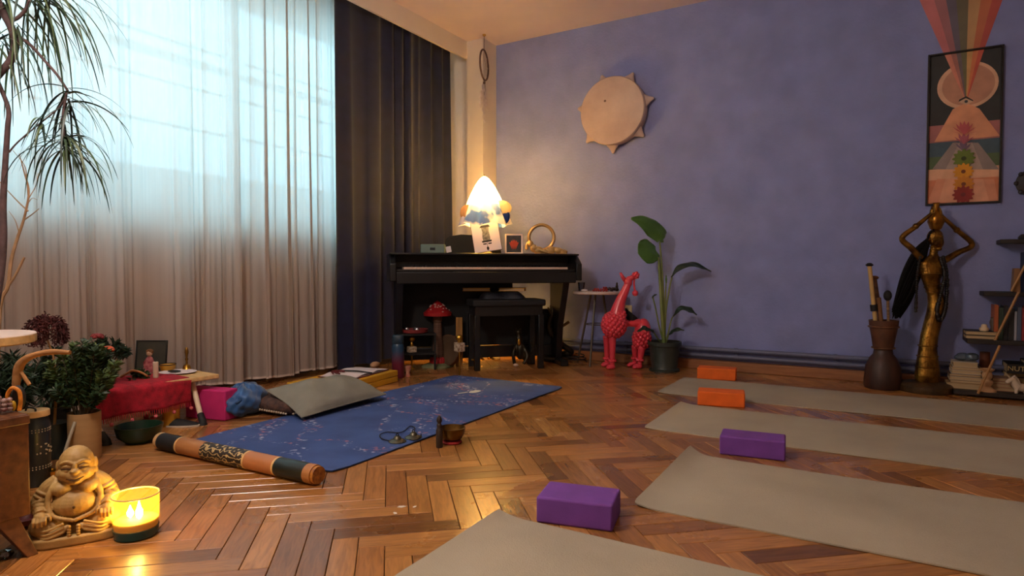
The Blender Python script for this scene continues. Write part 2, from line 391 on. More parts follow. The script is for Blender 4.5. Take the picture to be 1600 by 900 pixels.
# ------------------------------------------------------------------ curtains
def fold(y, z, rip, seed, amp, per):
    y = y + .07 * math.sin(3.7 * y + seed) + .035 * math.sin(8.3 * y + 1)
    a = rip * (.12 * math.sin(2 * math.pi * y / .047 + seed) + .09 * math.sin(2 * math.pi * y / .031 + 2))
    for q in range(3): a += math.sin(2 * math.pi * y / (per * (1 + .37 * q)) + seed + q * 1.9 + .8 * math.sin(y * 2.1 + q)) * (.6, .3, .25)[q]
    return a * amp
def curtain(name, mat, x0, y0, y1, z0, z1, amp, per, nu, seed, label, hem=None, skew=0, over=0):
    def fn(u, v):
        y = lerp(y0, y1, u); t = 1 - v
        a = amp * (.45 + .55 * t)
        x = x0 + fold(y, v, 1 if over else 0, seed, a, per) + .006 * math.sin(y * 5 + t * 3)
        yy = y + .35 * a * math.cos(2 * math.pi * y / per + seed) + over * (.55 + .45 * math.sin(3.1 * y + 1)) * (.7 + .3 * t) * math.sin(4 * math.pi * y / per + 2 * seed + 2.2 * math.sin(2.9 * y) + 1.1 * math.sin(6.7 * y))
        z = lerp(z0 + .012 * math.sin(y * 4.1) + .006 * math.sin(y * 17), z1, v)
        return (x, yy, z)
    t = thing(name, label, 'curtain', (0, 0, 0))
    MB().grid(fn, nu, 10).build('curtain_cloth', mat, t, smooth=180)
    if hem: MB().grid(lambda u, v: (fn(u, 0)[0] + .0015, fn(u, 0)[1], fn(u, 0)[2] + v * .014), nu, 1).build('hem', hem, t, smooth=180)
    return t
SHEER = cloth_thin('sheer_voile', (208, 194, 182), open_=.032, back=.52, stripes=110, var=.03)
curtain('sheer_curtain', SHEER, -.435, -4.75, -1.22, .046, 2.74, .042, .21, 1500, 1.0, 'long white sheer curtain hanging across the bright window', hem=cloth_thin('sheer_hem', (240, 226, 212), open_=.05, back=.3), over=.032)
NAVY = M('navy_velvet', (14, 20, 56), .8, var=.15, vs=12, sheen=.15, bump=.1, bs=150)
curtain('blackout_curtain', NAVY, -.325, -1.55, -.21, .03, 2.72, .045, .155, 420, 2.2, 'dark navy blackout curtain hanging in folds behind the piano', skew=.0)
# ------------------------------------------------------------------ yoga mats
def mat_mb(x0, x1, y0, y1, th, curl0, curln, corner=.03, nx=60, ny=24):
    def top(u, v, off):
        uu = u ** 1.6; x = lerp(x0, x1, uu); y = lerp(y0, y1, v)
        d = x - x0; c = max(0, 1 - d / .10) ** 2 * lerp(curl0, curln, v)
        inx = corner - min(d, x1 - x) ; iny = corner - min(y - y0, y1 - y)
        if inx > 0 and iny > 0:   # round the corner
            h = math.hypot(inx, iny)
            if h > corner:
                k = corner / h; sx = 1 if d < corner else -1; sy = 1 if y - y0 < corner else -1
                x += sx * inx * (1 - k); y += sy * iny * (1 - k)
        return (x + c * .35, y, off + c + .0012 * math.sin(x * 5 + y * 7))
    m = MB(); m.grid(lambda u, v: top(u, v, th), nx, ny); n = (nx + 1) * (ny + 1); m.grid(lambda u, v: top(u, v, .0005 if True else 0), nx, ny)
    edge = [i for i in range(nx)] + [j * (nx + 1) + nx for j in range(ny)] + [ny * (nx + 1) + i for i in range(nx, 0, -1)] + [j * (nx + 1) for j in range(ny, 0, -1)]
    for a, b in zip(edge, edge[1:] + edge[:1]): m.f.append((a, b, b + n, a + n))
    return m
BEIGE = M('beige_rubber', (170, 160, 138), .85, var=.07, vs=2.5, bump=.25, bs=260)
ml = ['beige yoga mat nearest the blue wall, its end by the small orange block', 'beige yoga mat second from the blue wall, beside the larger orange block', 'beige yoga mat with curled end right of the nearest purple block', 'beige yoga mat nearest the camera, cut by the bottom edge']
for k, (x0, y0, y1, c0, c1) in enumerate([(1.85, -1.063, -.452, .004, .002), (2.06, -1.93, -1.315, .004, .012), (2.35, -2.895, -2.245, .012, .034), (2.02, -3.84, -3.175, .006, .016)]):
    o = mat_mb(x0, x0 + 1.98, y0, y1, .005, c0, c1, .014).build('yoga_mat', BEIGE, smooth=40); tag(o, ml[k], 'yoga mat', 'beige yoga mats in a row')
# blue printed mat
def bluemat_mat():
    m = M('blue_suede_print', (58, 84, 140), .9, c2=(44, 66, 118), vs=5, bump=.15, bs=300); nt = m.node_tree; N = nt.nodes; K = nt.links.new
    b = N['Principled BSDF']; src = b.inputs['Base Color'].links[0].from_socket
    tc = N.new('ShaderNodeTexCoord')
    band = N.new('ShaderNodeTexNoise'); band.inputs['Scale'].default_value = 1.9; band.inputs['Detail'].default_value = 2; band.inputs['Distortion'].default_value = 1.2; K(tc.outputs['Object'], band.inputs['Vector'])
    r1 = N.new('ShaderNodeValToRGB'); e = r1.color_ramp.elements; e[0].position = .47; e[0].color = (0, 0, 0, 1); e[1].position = .5; e[1].color = (1, 1, 1, 1)
    q = e.new(.535); q.color = (0, 0, 0, 1); K(band.outputs['Fac'], r1.inputs[0])
    fl_ = N.new('ShaderNodeTexNoise'); fl_.inputs['Scale'].default_value = 46; fl_.inputs['Detail'].default_value = 3; K(tc.outputs['Object'], fl_.inputs['Vector'])
    r2 = N.new('ShaderNodeValToRGB'); r2.color_ramp.elements[0].position = .52; r2.color_ramp.elements[0].color = (0, 0, 0, 1); r2.color_ramp.elements[1].position = .6; K(fl_.outputs['Fac'], r2.inputs[0])
    mu = N.new('ShaderNodeMath'); mu.operation = 'MULTIPLY'; K(r1.outputs[0], mu.inputs[0]); K(r2.outputs[0], mu.inputs[1])
    m9 = N.new('ShaderNodeMath'); m9.operation = 'MULTIPLY'; m9.inputs[1].default_value = .75; K(mu.outputs[0], m9.inputs[0])
    cn = N.new('ShaderNodeTexNoise'); cn.inputs['Scale'].default_value = 9; K(tc.outputs['Object'], cn.inputs['Vector'])
    cr = N.new('ShaderNodeValToRGB'); cr.color_ramp.elements[0].position = .48; cr.color_ramp.elements[0].color = lin((186, 190, 214)); cr.color_ramp.elements[1].position = .56; cr.color_ramp.elements[1].color = lin((190, 110, 106)); K(cn.outputs['Fac'], cr.inputs[0])
    mx = N.new('ShaderNodeMix'); mx.data_type = 'RGBA'; K(m9.outputs[0], mx.inputs[0]); K(src, mx.inputs[6]); K(cr.outputs[0], mx.inputs[7]); K(mx.outputs[2], b.inputs['Base Color'])
    return m
bm_ = thing('printed_yoga_mat', 'large blue yoga mat with pale and pink flecked print', 'yoga mat', (0, 0, 0))
mat_mb(.43, 1.295, -3.15, -1.2, .004, 0, 0, .04).build('mat_top', bluemat_mat(), bm_)
for o_ in [bm_.children[0]]: o_.location.z = .0042
mat_mb(.43, 1.295, -3.15, -1.2, .0038, 0, 0, .04).build('rubber_base', M('dark_rubber', (24, 22, 26), .8), bm_)
lg = MB(); lc = G(742, 614); n = 20
lg.slab([(lc.x + .045 * math.cos(a) * .62 - .0, lc.y + .05 * math.sin(a)) for a in [2 * math.pi * i / n for i in range(n)]], .0088, .0092)
lg.slab([(lc.x - .06, lc.y - .1), (lc.x - .045, lc.y - .11), (lc.x - .02, lc.y - .04), (lc.x - .035, lc.y - .03)], .0088, .0092)
lg.build('printed_emblem', M('pale_print', (196, 200, 190), .9), bm_, smooth=0)
# ------------------------------------------------------------------ yoga blocks
def block(p0, p1, depth, h, mat, label, cat='yoga block', group=None, bev=.007):
    a = math.atan2(p1.y - p0.y, p1.x - p0.x); L_ = (p1 - p0).length
    o = MB().box((L_ / 2, depth / 2, h / 2), (L_, depth, h)).build('yoga_block', mat, loc=(p0.x, p0.y, 0), rz=a, bevel=bev, bseg=3)
    return tag(o, label, cat, group)
PURP = M('purple_foam', (112, 62, 150), .85, var=.08, vs=14, bump=.12, bs=220); ORNG = M('orange_foam', (232, 104, 24), .8, var=.06, vs=14, bump=.12, bs=220); PINK = M('magenta_foam', (196, 36, 110), .85, var=.06, vs=14, bump=.12, bs=220)
gb = 'foam blocks beside the beige mats'
block(Vector((2.150, -3.165, 0)), Vector((2.372, -3.118, 0)), .15, .078, PURP, 'purple foam block nearest the camera, on bare parquet', group=gb)
block(Vector((2.463, -2.180, 0)), Vector((2.707, -2.152, 0)), .13, .078, PURP, 'purple foam block lying between two beige mats', group=gb)
block(Vector((2.150, -1.288, 0)), Vector((2.392, -1.238, 0)), .13, .078, ORNG, 'larger looking orange foam block on the end of a beige mat', group=gb)
block(Vector((1.934, -.442, 0)), Vector((2.182, -.408, 0)), .13, .078, ORNG, 'orange foam block farthest back, in front of the baseboard', group=gb)
p0 = Vector((.225, -2.85, 0))
o = MB().box((-.115, .045, .075), (.25, .09, .15)).build('yoga_block', PINK, loc=(p0.x, p0.y, 0), rz=math.radians(12), bevel=.007, bseg=3)
tag(o, 'magenta pink foam block standing on edge under the low table', 'yoga block')
# ------------------------------------------------------------------ digital piano (stands diagonally across the corner)
LF = Vector((.03, -1.405, 0)); PA = math.radians(45.0)
pn = thing('digital_piano', 'black upright digital piano standing diagonally across the corner', 'piano', LF, PA)
PL = 1.44
side = [(0, .665), (0, .79), (.03, .815), (.10, .86), (.40, .86), (.40, .665)]
for x in (0, PL - .045):
    m = MB(); m.prism([(a, b) for a, b in side], .045, Matrix.Translation((x, 0, 0)) @ Matrix.Rotation(math.pi / 2, 4, 'Z') @ Matrix.Translation((0, -.045, 0)))
    m.build('cheek_block', BLACK, pn, bevel=.006)
MB().box((PL / 2, .21, .69), (PL - .09, .38, .05)).build('keybed', BLACK, pn, bevel=.004)
MB().box((PL / 2, .022, .69), (PL - .09, .035, .085)).build('front_rail', BLACK, pn, bevel=.006)
k0 = .10; kw = (PL - .2) / 52
kme = MB().box((0, 0, 0), (kw - .0012, .15, .02)).mesh('white_key', 0); kme.materials.append(M('ivory_key', (228, 196, 174), .35, var=.02))
sme = MB().box((0, 0, 0), (.011, .095, .016), taper=.8).mesh('black_key', 0); sme.materials.append(BLACK)
for i in range(52):
    o = bpy.data.objects.new('white_key', kme); col.objects.link(o); o.parent = pn; o.location = (k0 + (i + .5) * kw, .12, .757)
    if i % 7 in (0, 2, 3, 5, 6) and i < 51:
        o = bpy.data.objects.new('black_key', sme); col.objects.link(o); o.parent = pn; o.location = (k0 + (i + 1) * kw, .15, .774)
MB().box((PL / 2, .036, .742), (PL - .09, .012, .018)).build('key_slip', BLACK, pn, bevel=.003)
MB().box((PL / 2, .30, .81), (PL - .09, .20, .10)).build('top_case', BLACK, pn, bevel=.006)
MB().box((PL / 2, .20, .832), (PL - .09, .03, .05)).build('control_panel', BLACKM, pn, bevel=.004)
MB().box((PL / 2, .22, .862), (PL - .02, .36, .014)).build('lid', BLACK, pn, bevel=.004)
for x in (.05, PL - .13):
    m = MB(); m.prism([(.05, .665), (.39, .665), (.39, 0), (.24, 0), (.2, .3)], .05, Matrix.Translation((x, 0, 0)) @ Matrix.Rotation(math.pi / 2, 4, 'Z') @ Matrix.Translation((0, -.05, 0)))
    m.build('side_panel', BLACK, pn, bevel=.004)
    MB().box((x + .025, .24, .02), (.06, .30, .04)).build('foot', BLACK, pn, bevel=.006)
MB().box((.54, .385, .40), (.90, .018, .50)).box((1.15, .385, .26), (.32, .018, .34)).build('back_panel_light_stop', BLACKM, pn)  # right lower box added to stop lamp light and keep the legroom dark
MB().box((PL / 2, .36, .10), (PL - .2, .04, .09)).build('pedal_bar', BLACK, pn, bevel=.004)
for dx in (-.08, 0, .08): MB().box((PL / 2 + dx, .29, .055), (.02, .11, .012)).build('pedal', BRASS, pn, bevel=.004)
m = MB(); m.prism([(.44, .869), (.445, .98), (.47, 1.005), (.56, 1.02), (.80, 1.015), (.87, .99), (.88, .869)], .014, Matrix.Translation((0, .30, 0)))
m.build('music_rest', BLACKM, pn, bevel=.004)
PT = .8695
def pio(x, y, z=0): return LF + Vector((x * math.cos(PA) - y * math.sin(PA), x * math.sin(PA) + y * math.cos(PA), z))
def piano_x(px, y):
    """position along the piano whose picture column is px, at depth y on the lid"""
    lo, hi = 0, PL
    for _ in range(40):
        mid = (lo + hi) / 2
        if pix(pio(mid, y, PT))[0] < px: lo = mid
        else: hi = mid
    return lo
# bench
bn = thing('piano_bench', 'black wooden piano bench pushed under the piano keyboard', 'bench', pio(.60, .02), PA)
MB().box((.28, .145, .50), (.56, .29, .05)).build('seat', BLACKM, bn, bevel=.012, bseg=3)
MB().box((.28, .145, .44), (.52, .25, .075)).build('apron', BLACK, bn, bevel=.003)
for x in (.035, .525):
    for y in (.03, .26): MB().box((x, y, .205), (.042, .042, .41)).build('leg', BLACK, bn, bevel=.004)
# black bag and yellow notebooks on the bench
f = Fr(785, 0, .5255, Z=pix(pio(.88, .15))[2])
m = MB(); m.grid(lambda u, v: (lerp(-.17, .17, u) * (1 - .06 * math.cos(6 * v)), lerp(-.10, .1, v), .004 + .055 * max(0, (1 - abs(2 * u - 1) ** 6) * (1 - abs(2 * v - 1) ** 4)) * (1 + .22 * math.sin(9 * u + 4 * v))), 28, 16)
m.grid(lambda u, v: (lerp(-.17, .17, u), lerp(-.10, .1, v), .001), 28, 16)
o = m.build('fabric_bag', M('navy_black_nylon', (26, 28, 38), .5, var=.2, vs=20, bump=.3, bs=50), loc=f.base, rz=f.rz, smooth=60); tag(o, 'flat crumpled black fabric bag lying on the piano bench', 'bag')
YELB = M('yellow_cover', (214, 160, 44), .6, var=.1)
for k, (px, dx, dz, a, lab) in enumerate([(738, .2, 0, .1, 'yellow notebook left of two on the black bag'), (795, .19, 0, -.12, 'yellow notebook right of two on the black bag')]):
    f2 = Fr(px + 6, 0, .5875, Z=pix(pio(.88, .15))[2])
    t = thing('notebook', lab, 'book', f2.base, TH + a, 'notebooks on the bag')
    MB().box((0, 0, .010), (dx, .14, .016)).build('page_block', PAGES, t, smooth=0)
    MB().box((0, 0, .0195), (dx + .006, .145, .003)).box((0, 0, .0005), (dx + .006, .145, .003)).build('cover', YELB, t, smooth=0)
# ------------------------------------------------------------------ things on the piano
# silk lamp
lx = piano_x(755, .3); lb = pio(lx, .2, PT + .0)
f = Fr(757, 0, PT, Z=pix(pio(lx, .30))[2]); S = f.s
lamp = thing('table_lamp', 'lit table lamp with draped white and blue silk shade on the piano', 'lamp', f.base, TH)
zt = f.L(755, 276).z; xb = 0
SILK = cloth_thin('silk_white_blue_dim', (226, 226, 236), open_=.03, back=.22, c2=(58, 92, 176))
def shade(a, t):
    r = S * (1.5 + 37 * t ** .72)
    w_ = 1 + .10 * t * math.sin(8 * a + .6) + .05 * t * math.sin(15 * a)
    return (r * w_ * math.cos(a), r * w_ * math.sin(a), zt - S * 76 * t ** 1.12 + .012 * t * math.sin(5 * a + 1))
MB().grid(lambda u, v: shade(2 * math.pi * u, v * .62), 72, 14).build('shade', cloth_thin('silk_white', (240, 240, 246), open_=.05, back=.55), lamp, smooth=180)
MB().grid(lambda u, v: shade(2 * math.pi * u, .62 + v * .38), 72, 10).build('shade_skirt', SILK, lamp, smooth=180)  # skirt bluer and denser: the weaker bulb light there is put into the cloth
for k, (px, py, rx, rz_, mt) in enumerate([(733, 333, 13, 14, 'p'), (783, 325, 15, 12, 'w'), (768, 335, 10, 11, 'w'), (741, 330, 10, 9, 'b'), (787, 338, 9, 12, 'b')]):
    c = f.L(px, py, -.04)
    mm = {'p': cloth_thin('silk_peach', (236, 196, 140), .1, .5), 'w': cloth_thin('silk_cream', (250, 236, 200), .1, .5), 'b': cloth_thin('silk_blue', (74, 108, 190), .05, .45)}[mt]
    mb = MB(); mb.grid(lambda u, v: (c.x + rx * S * math.sin(math.pi * v) * math.cos(2 * math.pi * u) * (1 + .12 * math.sin(12 * math.pi * u)), c.y + .8 * rx * S * math.sin(math.pi * v) * math.sin(2 * math.pi * u), c.z + rz_ * S * math.cos(math.pi * v)), 30, 12)
    mb.build('silk_puff', mm, lamp, smooth=180)
MB().ell(f.L(784, 342, -.085), 3.2 * S, 14, 8).build('red_rosette', M('red_rosette', (214, 52, 30), .7), lamp)
h = f.L(755, 345).z
MB().lathe([(.06, 0), (.062, .012), (.03, .025), (.016, .05), (.013, h * .55), (.02, h * .62), (.012, h * .7), (.012, zt - .13)], 20).build('lamp_base', M('cream_ceramic', (222, 196, 160), .4), lamp)
MB().lathe([(.001, zt - .145), (.02, zt - .14), (.03, zt - .11), (.028, zt - .085), (.015, zt - .066), (.001, zt - .06)], 16).build('bulb', M('bulb_glow', (255, 206, 128), .4, emit=25, var=0), lamp)
lt = bpy.data.lights.new('lamp_light', 'POINT'); lt.energy = LAMP_W; lt.color = (1, .52, .09); lt.shadow_soft_size = .05
lo = bpy.data.objects.new('lamp_light', lt); col.objects.link(lo); lo.parent = lamp; lo.location = (0, 0, zt - .13)
MB().tube([(0, 0, zt - .004), (0, 0, zt + .014)], .003, 6).build('finial', BRASS, lamp)
# clipboard with a printed sheet
cx = piano_x(764, .25); cb_base = pio(cx, .18, PT)
f = Fr(764, 0, PT, Z=(cb_base - CAM).dot(FW)); S = f.s
cb = thing('clipboard', 'clipboard holding a white sheet with a black lantern drawing', 'clipboard', f.base, TH)
tilt = Matrix.Rotation(math.radians(-13), 4, 'X') @ Matrix.Rotation(math.radians(-9.5), 4, 'Y') @ Matrix.Translation((0, 0, .021))
W2 = 22 * S; Hh = 60 * S
MB().prism([(-W2, -.004), (W2, -.004), (W2, Hh), (-W2, Hh)], .004, tilt).build('board', M('clip_board_brown', (88, 58, 46), .6), cb, smooth=0)
t2 = tilt @ Matrix.Translation((0, -.0012, 0))
MB().prism([(-W2 + .004, 0), (W2 - .004, 0), (W2 - .004, Hh - .004), (-W2 + .004, Hh - .004)], .001, t2).build('sheet', M('pinkish_paper', (222, 206, 212), .85, var=.02), cb, smooth=0)
INK = M('print_black', (30, 24, 30), .8); INKG = M('print_grey', (128, 124, 122), .85, var=.3, vs=60)
t3 = tilt @ Matrix.Translation((0, -.0018, 0)) 
def zz(x, y): return ((x - 372) / 300 * 2 * W2, (875 - y) / 385 * Hh)   # measured drawing coordinates
MB().prism([(-.028, .19), (.03, .19), (.026, .155), (.031, .11), (.028, .085), (-.026, .085), (-.03, .11), (-.024, .155)], .0005, t3).build('print_body', INKG, cb, smooth=0)
pr = MB()
pr.prism([(-.04, .19), (.042, .19), (.03, .208), (-.028, .208)], .0006, t3); pr.prism([(-.036, .072), (.036, .072), (.038, .086), (-.038, .086)], .0006, t3)
pr.prism([(-.03, .054), (-.004, .054), (-.006, .064), (-.032, .064)], .0006, t3); pr.prism([(.008, .054), (.034, .054), (.034, .064), (.008, .064)], .0006, t3)
pr.prism([(-.0015, .03), (.0015, .03), (.0015, .085), (-.0015, .085)], .0006, t3); pr.prism(circ(0, .022, .010, .015, 14), .0006, t3)
pr.build('print_dark', INK, cb, smooth=0)
MB().prism([(-.034, Hh - .024), (.034, Hh - .024), (.034, Hh - .012), (.012, Hh + .004), (-.012, Hh + .004), (-.034, Hh - .012)], .005, tilt @ Matrix.Translation((0, -.007, 0))).build('clip', METAL, cb, bevel=.0015)
# small framed picture
def frame(name, label, px0, px1, py0, py1, y, z, matt, pic, th=.016, border=.012, tiltd=-12, rz=TH, fmat=None, Z=None):
    px = (px0 + px1) / 2
    f = Fr(px, 0, z, Z=Z if Z else (pio(piano_x(px, y), y) - CAM).dot(FW)); S = f.s
    t = thing(name, label, 'picture frame', f.base, rz); w_ = (px1 - px0) / 2 * S; h_ = (py1 - py0) * S
    ti = Matrix.Rotation(math.radians(tiltd), 4, 'X')
    b = border
    for poly, nm in (([(-w_, 0), (-w_ + b, 0), (-w_ + b, h_), (-w_, h_)], 'frame_stile'), ([(w_ - b, 0), (w_, 0), (w_, h_), (w_ - b, h_)], 'frame_stile'), ([(-w_ + b, 0), (w_ - b, 0), (w_ - b, b), (-w_ + b, b)], 'frame_rail'), ([(-w_ + b, h_ - b), (w_ - b, h_ - b), (w_ - b, h_), (-w_ + b, h_)], 'frame_rail')):
        MB().prism(poly, th, ti).build(nm, fmat, t, bevel=.002)
    MB().prism([(-w_ + b, b), (w_ - b, b), (w_ - b, h_ - b), (-w_ + b, h_ - b)], th * .5, ti @ Matrix.Translation((0, th * .4, 0))).build('picture', pic, t, smooth=0)
    return t, ti, w_, h_, f
fw_ = M('pinkish_white_frame', (226, 206, 200), .5, var=.03)
t, ti, w_, h_, f = frame('picture_frame', 'small pale framed picture of an orange red lotus on the piano', 789, 817, 365, 397.5, .2, PT, None, M('dark_picture', (38, 34, 28), .5, var=.4, vs=30), fmat=fw_, border=.013)
lo_ = MB()
for a in (-.7, -.4, -.13, .13, .4, .7):
    lo_.prism([(math.sin(a) * .02, .036), (math.sin(a) * .045 - .008, .075 + .02 * math.cos(a)), (math.sin(a) * .05, .1 * math.cos(a) + .02), (math.sin(a) * .045 + .008, .075 + .02 * math.cos(a))], .0006, ti @ Matrix.Translation((0, .0057, 0)))
lo_.build('printed_flower', M('orange_red_print', (200, 72, 42), .7), t, smooth=0)
# reclining figurine with a standing ring
f = Fr(856, 0, PT, Z=(pio(piano_x(856, .2), .2) - CAM).dot(FW)); S = f.s
t = thing('reclining_figurine', 'golden reclining figure figurine on the right end of the piano', 'figurine', f.base, TH)
m = MB()
def e_(px, py, rx, rz_, ry=None, dy=0): m.ell(f.L(px, py, dy), (rx * S, (ry or rz_) * S, rz_ * S), 12, 8)
for a in [(829, 381, 4.6, 5.2), (834, 388, 6, 6.5), (841, 391, 8, 6), (851, 392.5, 7, 4.5), (860, 391, 8, 6.5), (871, 391, 8, 4.5), (880, 393.5, 7, 3.5)]: e_(*a)
m.tube(bez([f.L(832, 386), f.L(845, 391, -.03), f.L(858, 395, -.04)]), .009, 8)
m.tube(bez([f.L(850, 391), f.L(866, 388), f.L(884, 393)]), .011, 8)
m.box((0, 0, .002), (62 * S, .06, .004)); m.tube(bez([f.L(829, 376), f.L(824, 382), f.L(823, 390)]), .012, 8)
for v in range(len(m.v)): m.v[v] = (m.v[v][0], m.v[v][1], max(m.v[v][2], 0.0))
m.build('figure', M('antique_gold_resin', (196, 158, 96), .45, var=.2, vs=30), t, remesh=.0028, lap=1)
fr2 = Fr(846, 0, PT, Z=(pio(piano_x(846, .3), .3) - CAM).dot(FW)); c = fr2.L(846, 371); S = fr2.s
t = thing('ring_ornament', 'upright gold ring ornament behind the reclining figurine', 'ornament', fr2.base, TH)
MB().torus((c.x, 0, c.z), 19.5 * S, 2.6 * S, 40, 10, Matrix.Rotation(math.pi / 2, 4, 'X')).build('ring', M('pale_gold', (214, 176, 112), .3, .7, var=.1), t)
MB().box((0, 0, max(.004, (c.z - 21.5 * S) / 2)), (.06, .05, max(.012, c.z - 20 * S))).build('ring_foot', GOLDY, t, bevel=.003)
# green speaker box, white note
f = Fr(677, 0, PT, Z=(pio(piano_x(677, .2), .2) - CAM).dot(FW)); S = f.s
t = thing('portable_speaker', 'small sage green box speaker on the left end of the piano', 'speaker', f.base, TH)
MB().box((0, 0, 7.3 * S), (38 * S, .07, 14.6 * S)).build('body', M('sage_plastic', (104, 122, 112), .55, var=.06), t, bevel=.01, bseg=3)
MB().box((.0, -.036, 7 * S), (8 * S, .003, 4 * S)).build('badge', BLACKM, t)
for dx in (-8, 0, 8): MB().lathe([(.006, 0), (.006, .004)], 12, (dx * S, 0, 14.6 * S)).build('button', BLACKM, t)
f = Fr(701, 0, PT, Z=(pio(piano_x(701, .14), .14) - CAM).dot(FW)); S = f.s
o = MB().box((0, 0, 5 * S), (8 * S, .002, 9.6 * S), rot=Matrix.Rotation(math.radians(-14), 4, 'X') @ Matrix.Rotation(math.radians(-12), 4, 'Y')).build('paper_card', PAPER, loc=f.base + Vector((0, 0, .006)), rz=TH, smooth=0); tag(o, 'tiny white paper card leaning beside the green speaker', 'card')
# ------------------------------------------------------------------ under and beside the piano
f = Fr(684, 573); S = f.s
t = thing('mushroom_ornament', 'tall red capped mushroom ornament standing under the piano', 'ornament', f.base, TH)
zc = f.L(684, 492).z; zt = f.L(684, 470).z
capr = M('red_glaze', (176, 36, 40), .4, var=.12, vs=10)
mb = MB().lathe([(.001, zc - .004), (.05, zc - .006), (21.5 * S, zc - .004), (22 * S, zc + .02), (18 * S, zc + .035), (10 * S, zt - .035), (5 * S, zt - .012), (.001, zt + .004)], 32)
cap = mb.build('cap', capr, t)
sp = MB()
for k in range(44):
    a = R.uniform(0, 6.28); q = R.uniform(.1, .95); pf = [(5 * S, zt - .012), (10 * S, zt - .035), (18 * S, zc + .035), (22 * S, zc + .02)]; qq = q * 2.99; kk = int(qq); r = lerp(pf[kk][0], pf[kk + 1][0], qq - kk); z = lerp(pf[kk][1], pf[kk + 1][1], qq - kk)
    sp.ell((r * math.cos(a), r * math.sin(a), z), (.0075, .0075, .0055), 8, 5)
setlabel(sp.build('cap_spots', M('cream_spot', (226, 190, 180), .5), cap), 'pale raised spots')['kind'] = 'stuff'
MB().lathe([(9 * S, .03), (8.5 * S, .12), (7 * S, .22), (6.2 * S, zc - .08), (6 * S, zc - .055), (7.4 * S, zc - .05), (7.2 * S, zc - .005)], 24, wob=lambda a, k: 1 + .05 * math.sin(5 * a + k)).build('stem', M('brown_ceramic', (112, 80, 62), .7, c2=(84, 58, 44), vs=4, stretch=(1, 1, 20)), t)
pt_ = MB()
for k in range(12):
    a = k * math.pi / 6; pt_.ell((.045 * math.cos(a), .045 * math.sin(a), .045), (.02, .02, .034), 10, 6)
setlabel(pt_.build('petal_collar', capr, t), 'red petal collar')
MB().lathe([(24 * S, 0), (24.5 * S, .012), (19 * S, .024), (10 * S, .034)], 28, wob=lambda a, k: 1 + .06 * math.sin(4 * a)).build('mossy_base', M('mossy_green', (84, 96, 62), .8, c2=(150, 150, 110), vs=14), t)
# gold rods with knob and patterned cube
PATT = M('ivory_pattern', (214, 196, 168), .6, c2=(120, 84, 52), vs=70)
for k, (px, py, top, lab) in enumerate([(643.5, 576, 525, 'gold rod with round knob and patterned cube left of the mushroom'), (718, 588, 523, 'gold rod with round knob and patterned cube right of the mushroom')]):
    f = Fr(px, py); S = f.s
    t = thing('knobbed_stand', lab, 'stand', f.base, TH, 'gold rods by the mushroom')
    zt = f.L(px, top).z; zb = f.L(px, 548 if k == 0 else 542).z
    MB().tube([(0, 0, 0), (0, 0, zb)], .0065, 10).build('rod', BRASS, t)
    MB().lathe([(.022, 0), (.022, .004), (.0065, .008)], 16).build('foot_disc', BRASS, t)
    MB().box((0, 0, zb), (.058, .058, 14 * S), rot=.6).build('cube', PATT, t, bevel=.004)
    MB().ell((0, 0, zt - .022), (.026, .02, .024), 16, 10).lathe([(.012, 0), (.016, .014), (.009, .03)], 12, (0, 0, zb + 7 * S)).build('knob', BRASS, t)
# leaning frame drums (discs) behind the mushroom
skin = M('drum_skin_dark', (118, 92, 68), .7, var=.15)
for k, (px, cy, r, ry, lab) in enumerate([(698, 518, 24, .35, 'round brown frame drum leaning behind the mushroom')]):
    q = pio(.46, .30); t = thing('frame_drum', lab, 'drum', (q.x, q.y, .125), PA + math.radians(-50))
    rot = Matrix.Rotation(math.radians(78), 4, 'X')
    MB().lathe([(.118, -.02), (.122, -.015), (.122, .02), (.118, .022)], 32, mat=rot).build('rim', WOODB, t)
    MB().lathe([(.001, .0225), (.117, .0225)], 32, mat=rot).build('skin', skin, t)
# gold tall board right of it
q = pio(.545, .30); o = MB().box((0, 0, .19), (.055, .02, .38), taper=.9).build('wooden_board', M('gold_wood', (168, 118, 46), .55, var=.2, vs=4, stretch=(8, 8, 1)), loc=q, rz=TH, bevel=.003); tag(o, 'narrow golden wooden board standing behind the right gold rod', 'board')
# small stand with red tray and glass beads, left under the piano
q = pio(.22, .30)
t = thing('tray_shelf', 'low black two tier shelf under the left of the piano', 'shelf', q, PA)
for z in (.12, .265): MB().box((0, -.05, z), (.26, .16, .014)).build('shelf_board', BLACKM, t, bevel=.003)
for x in (-.12, .12):
    for y in (-.12, .02): MB().box((x, y, .135), (.014, .014, .27)).build('leg', BLACKM, t)
o = MB().lathe([(.07, 0), (.095, .006), (.1, .03), (.096, .03), (.09, .01), (.001, .008)], 28).build('round_tray', M('dull_red_lacquer', (124, 44, 44), .4), loc=q + Vector((.02, -.05, .2725))); tag(o, 'dull red round tray on the low black shelf', 'tray')
for k in range(3):
    p = q + Vector((.02 + (-.05, 0, .045)[k], -.05 + (-.035, .01, -.03)[k], .281))
    o = MB().lathe([(.014, 0), (.019, .012), (.019, .026), (.012, .036), (.001, .036)], 14).build('glass_tealight', M('silver_glass', (200, 200, 205), .1, .9), loc=p); tag(o, 'tiny silver tealight holder on the red tray, ' + ('leftmost', 'middle', 'rightmost')[k] + ' of three', 'candle holder', 'tealights on tray')
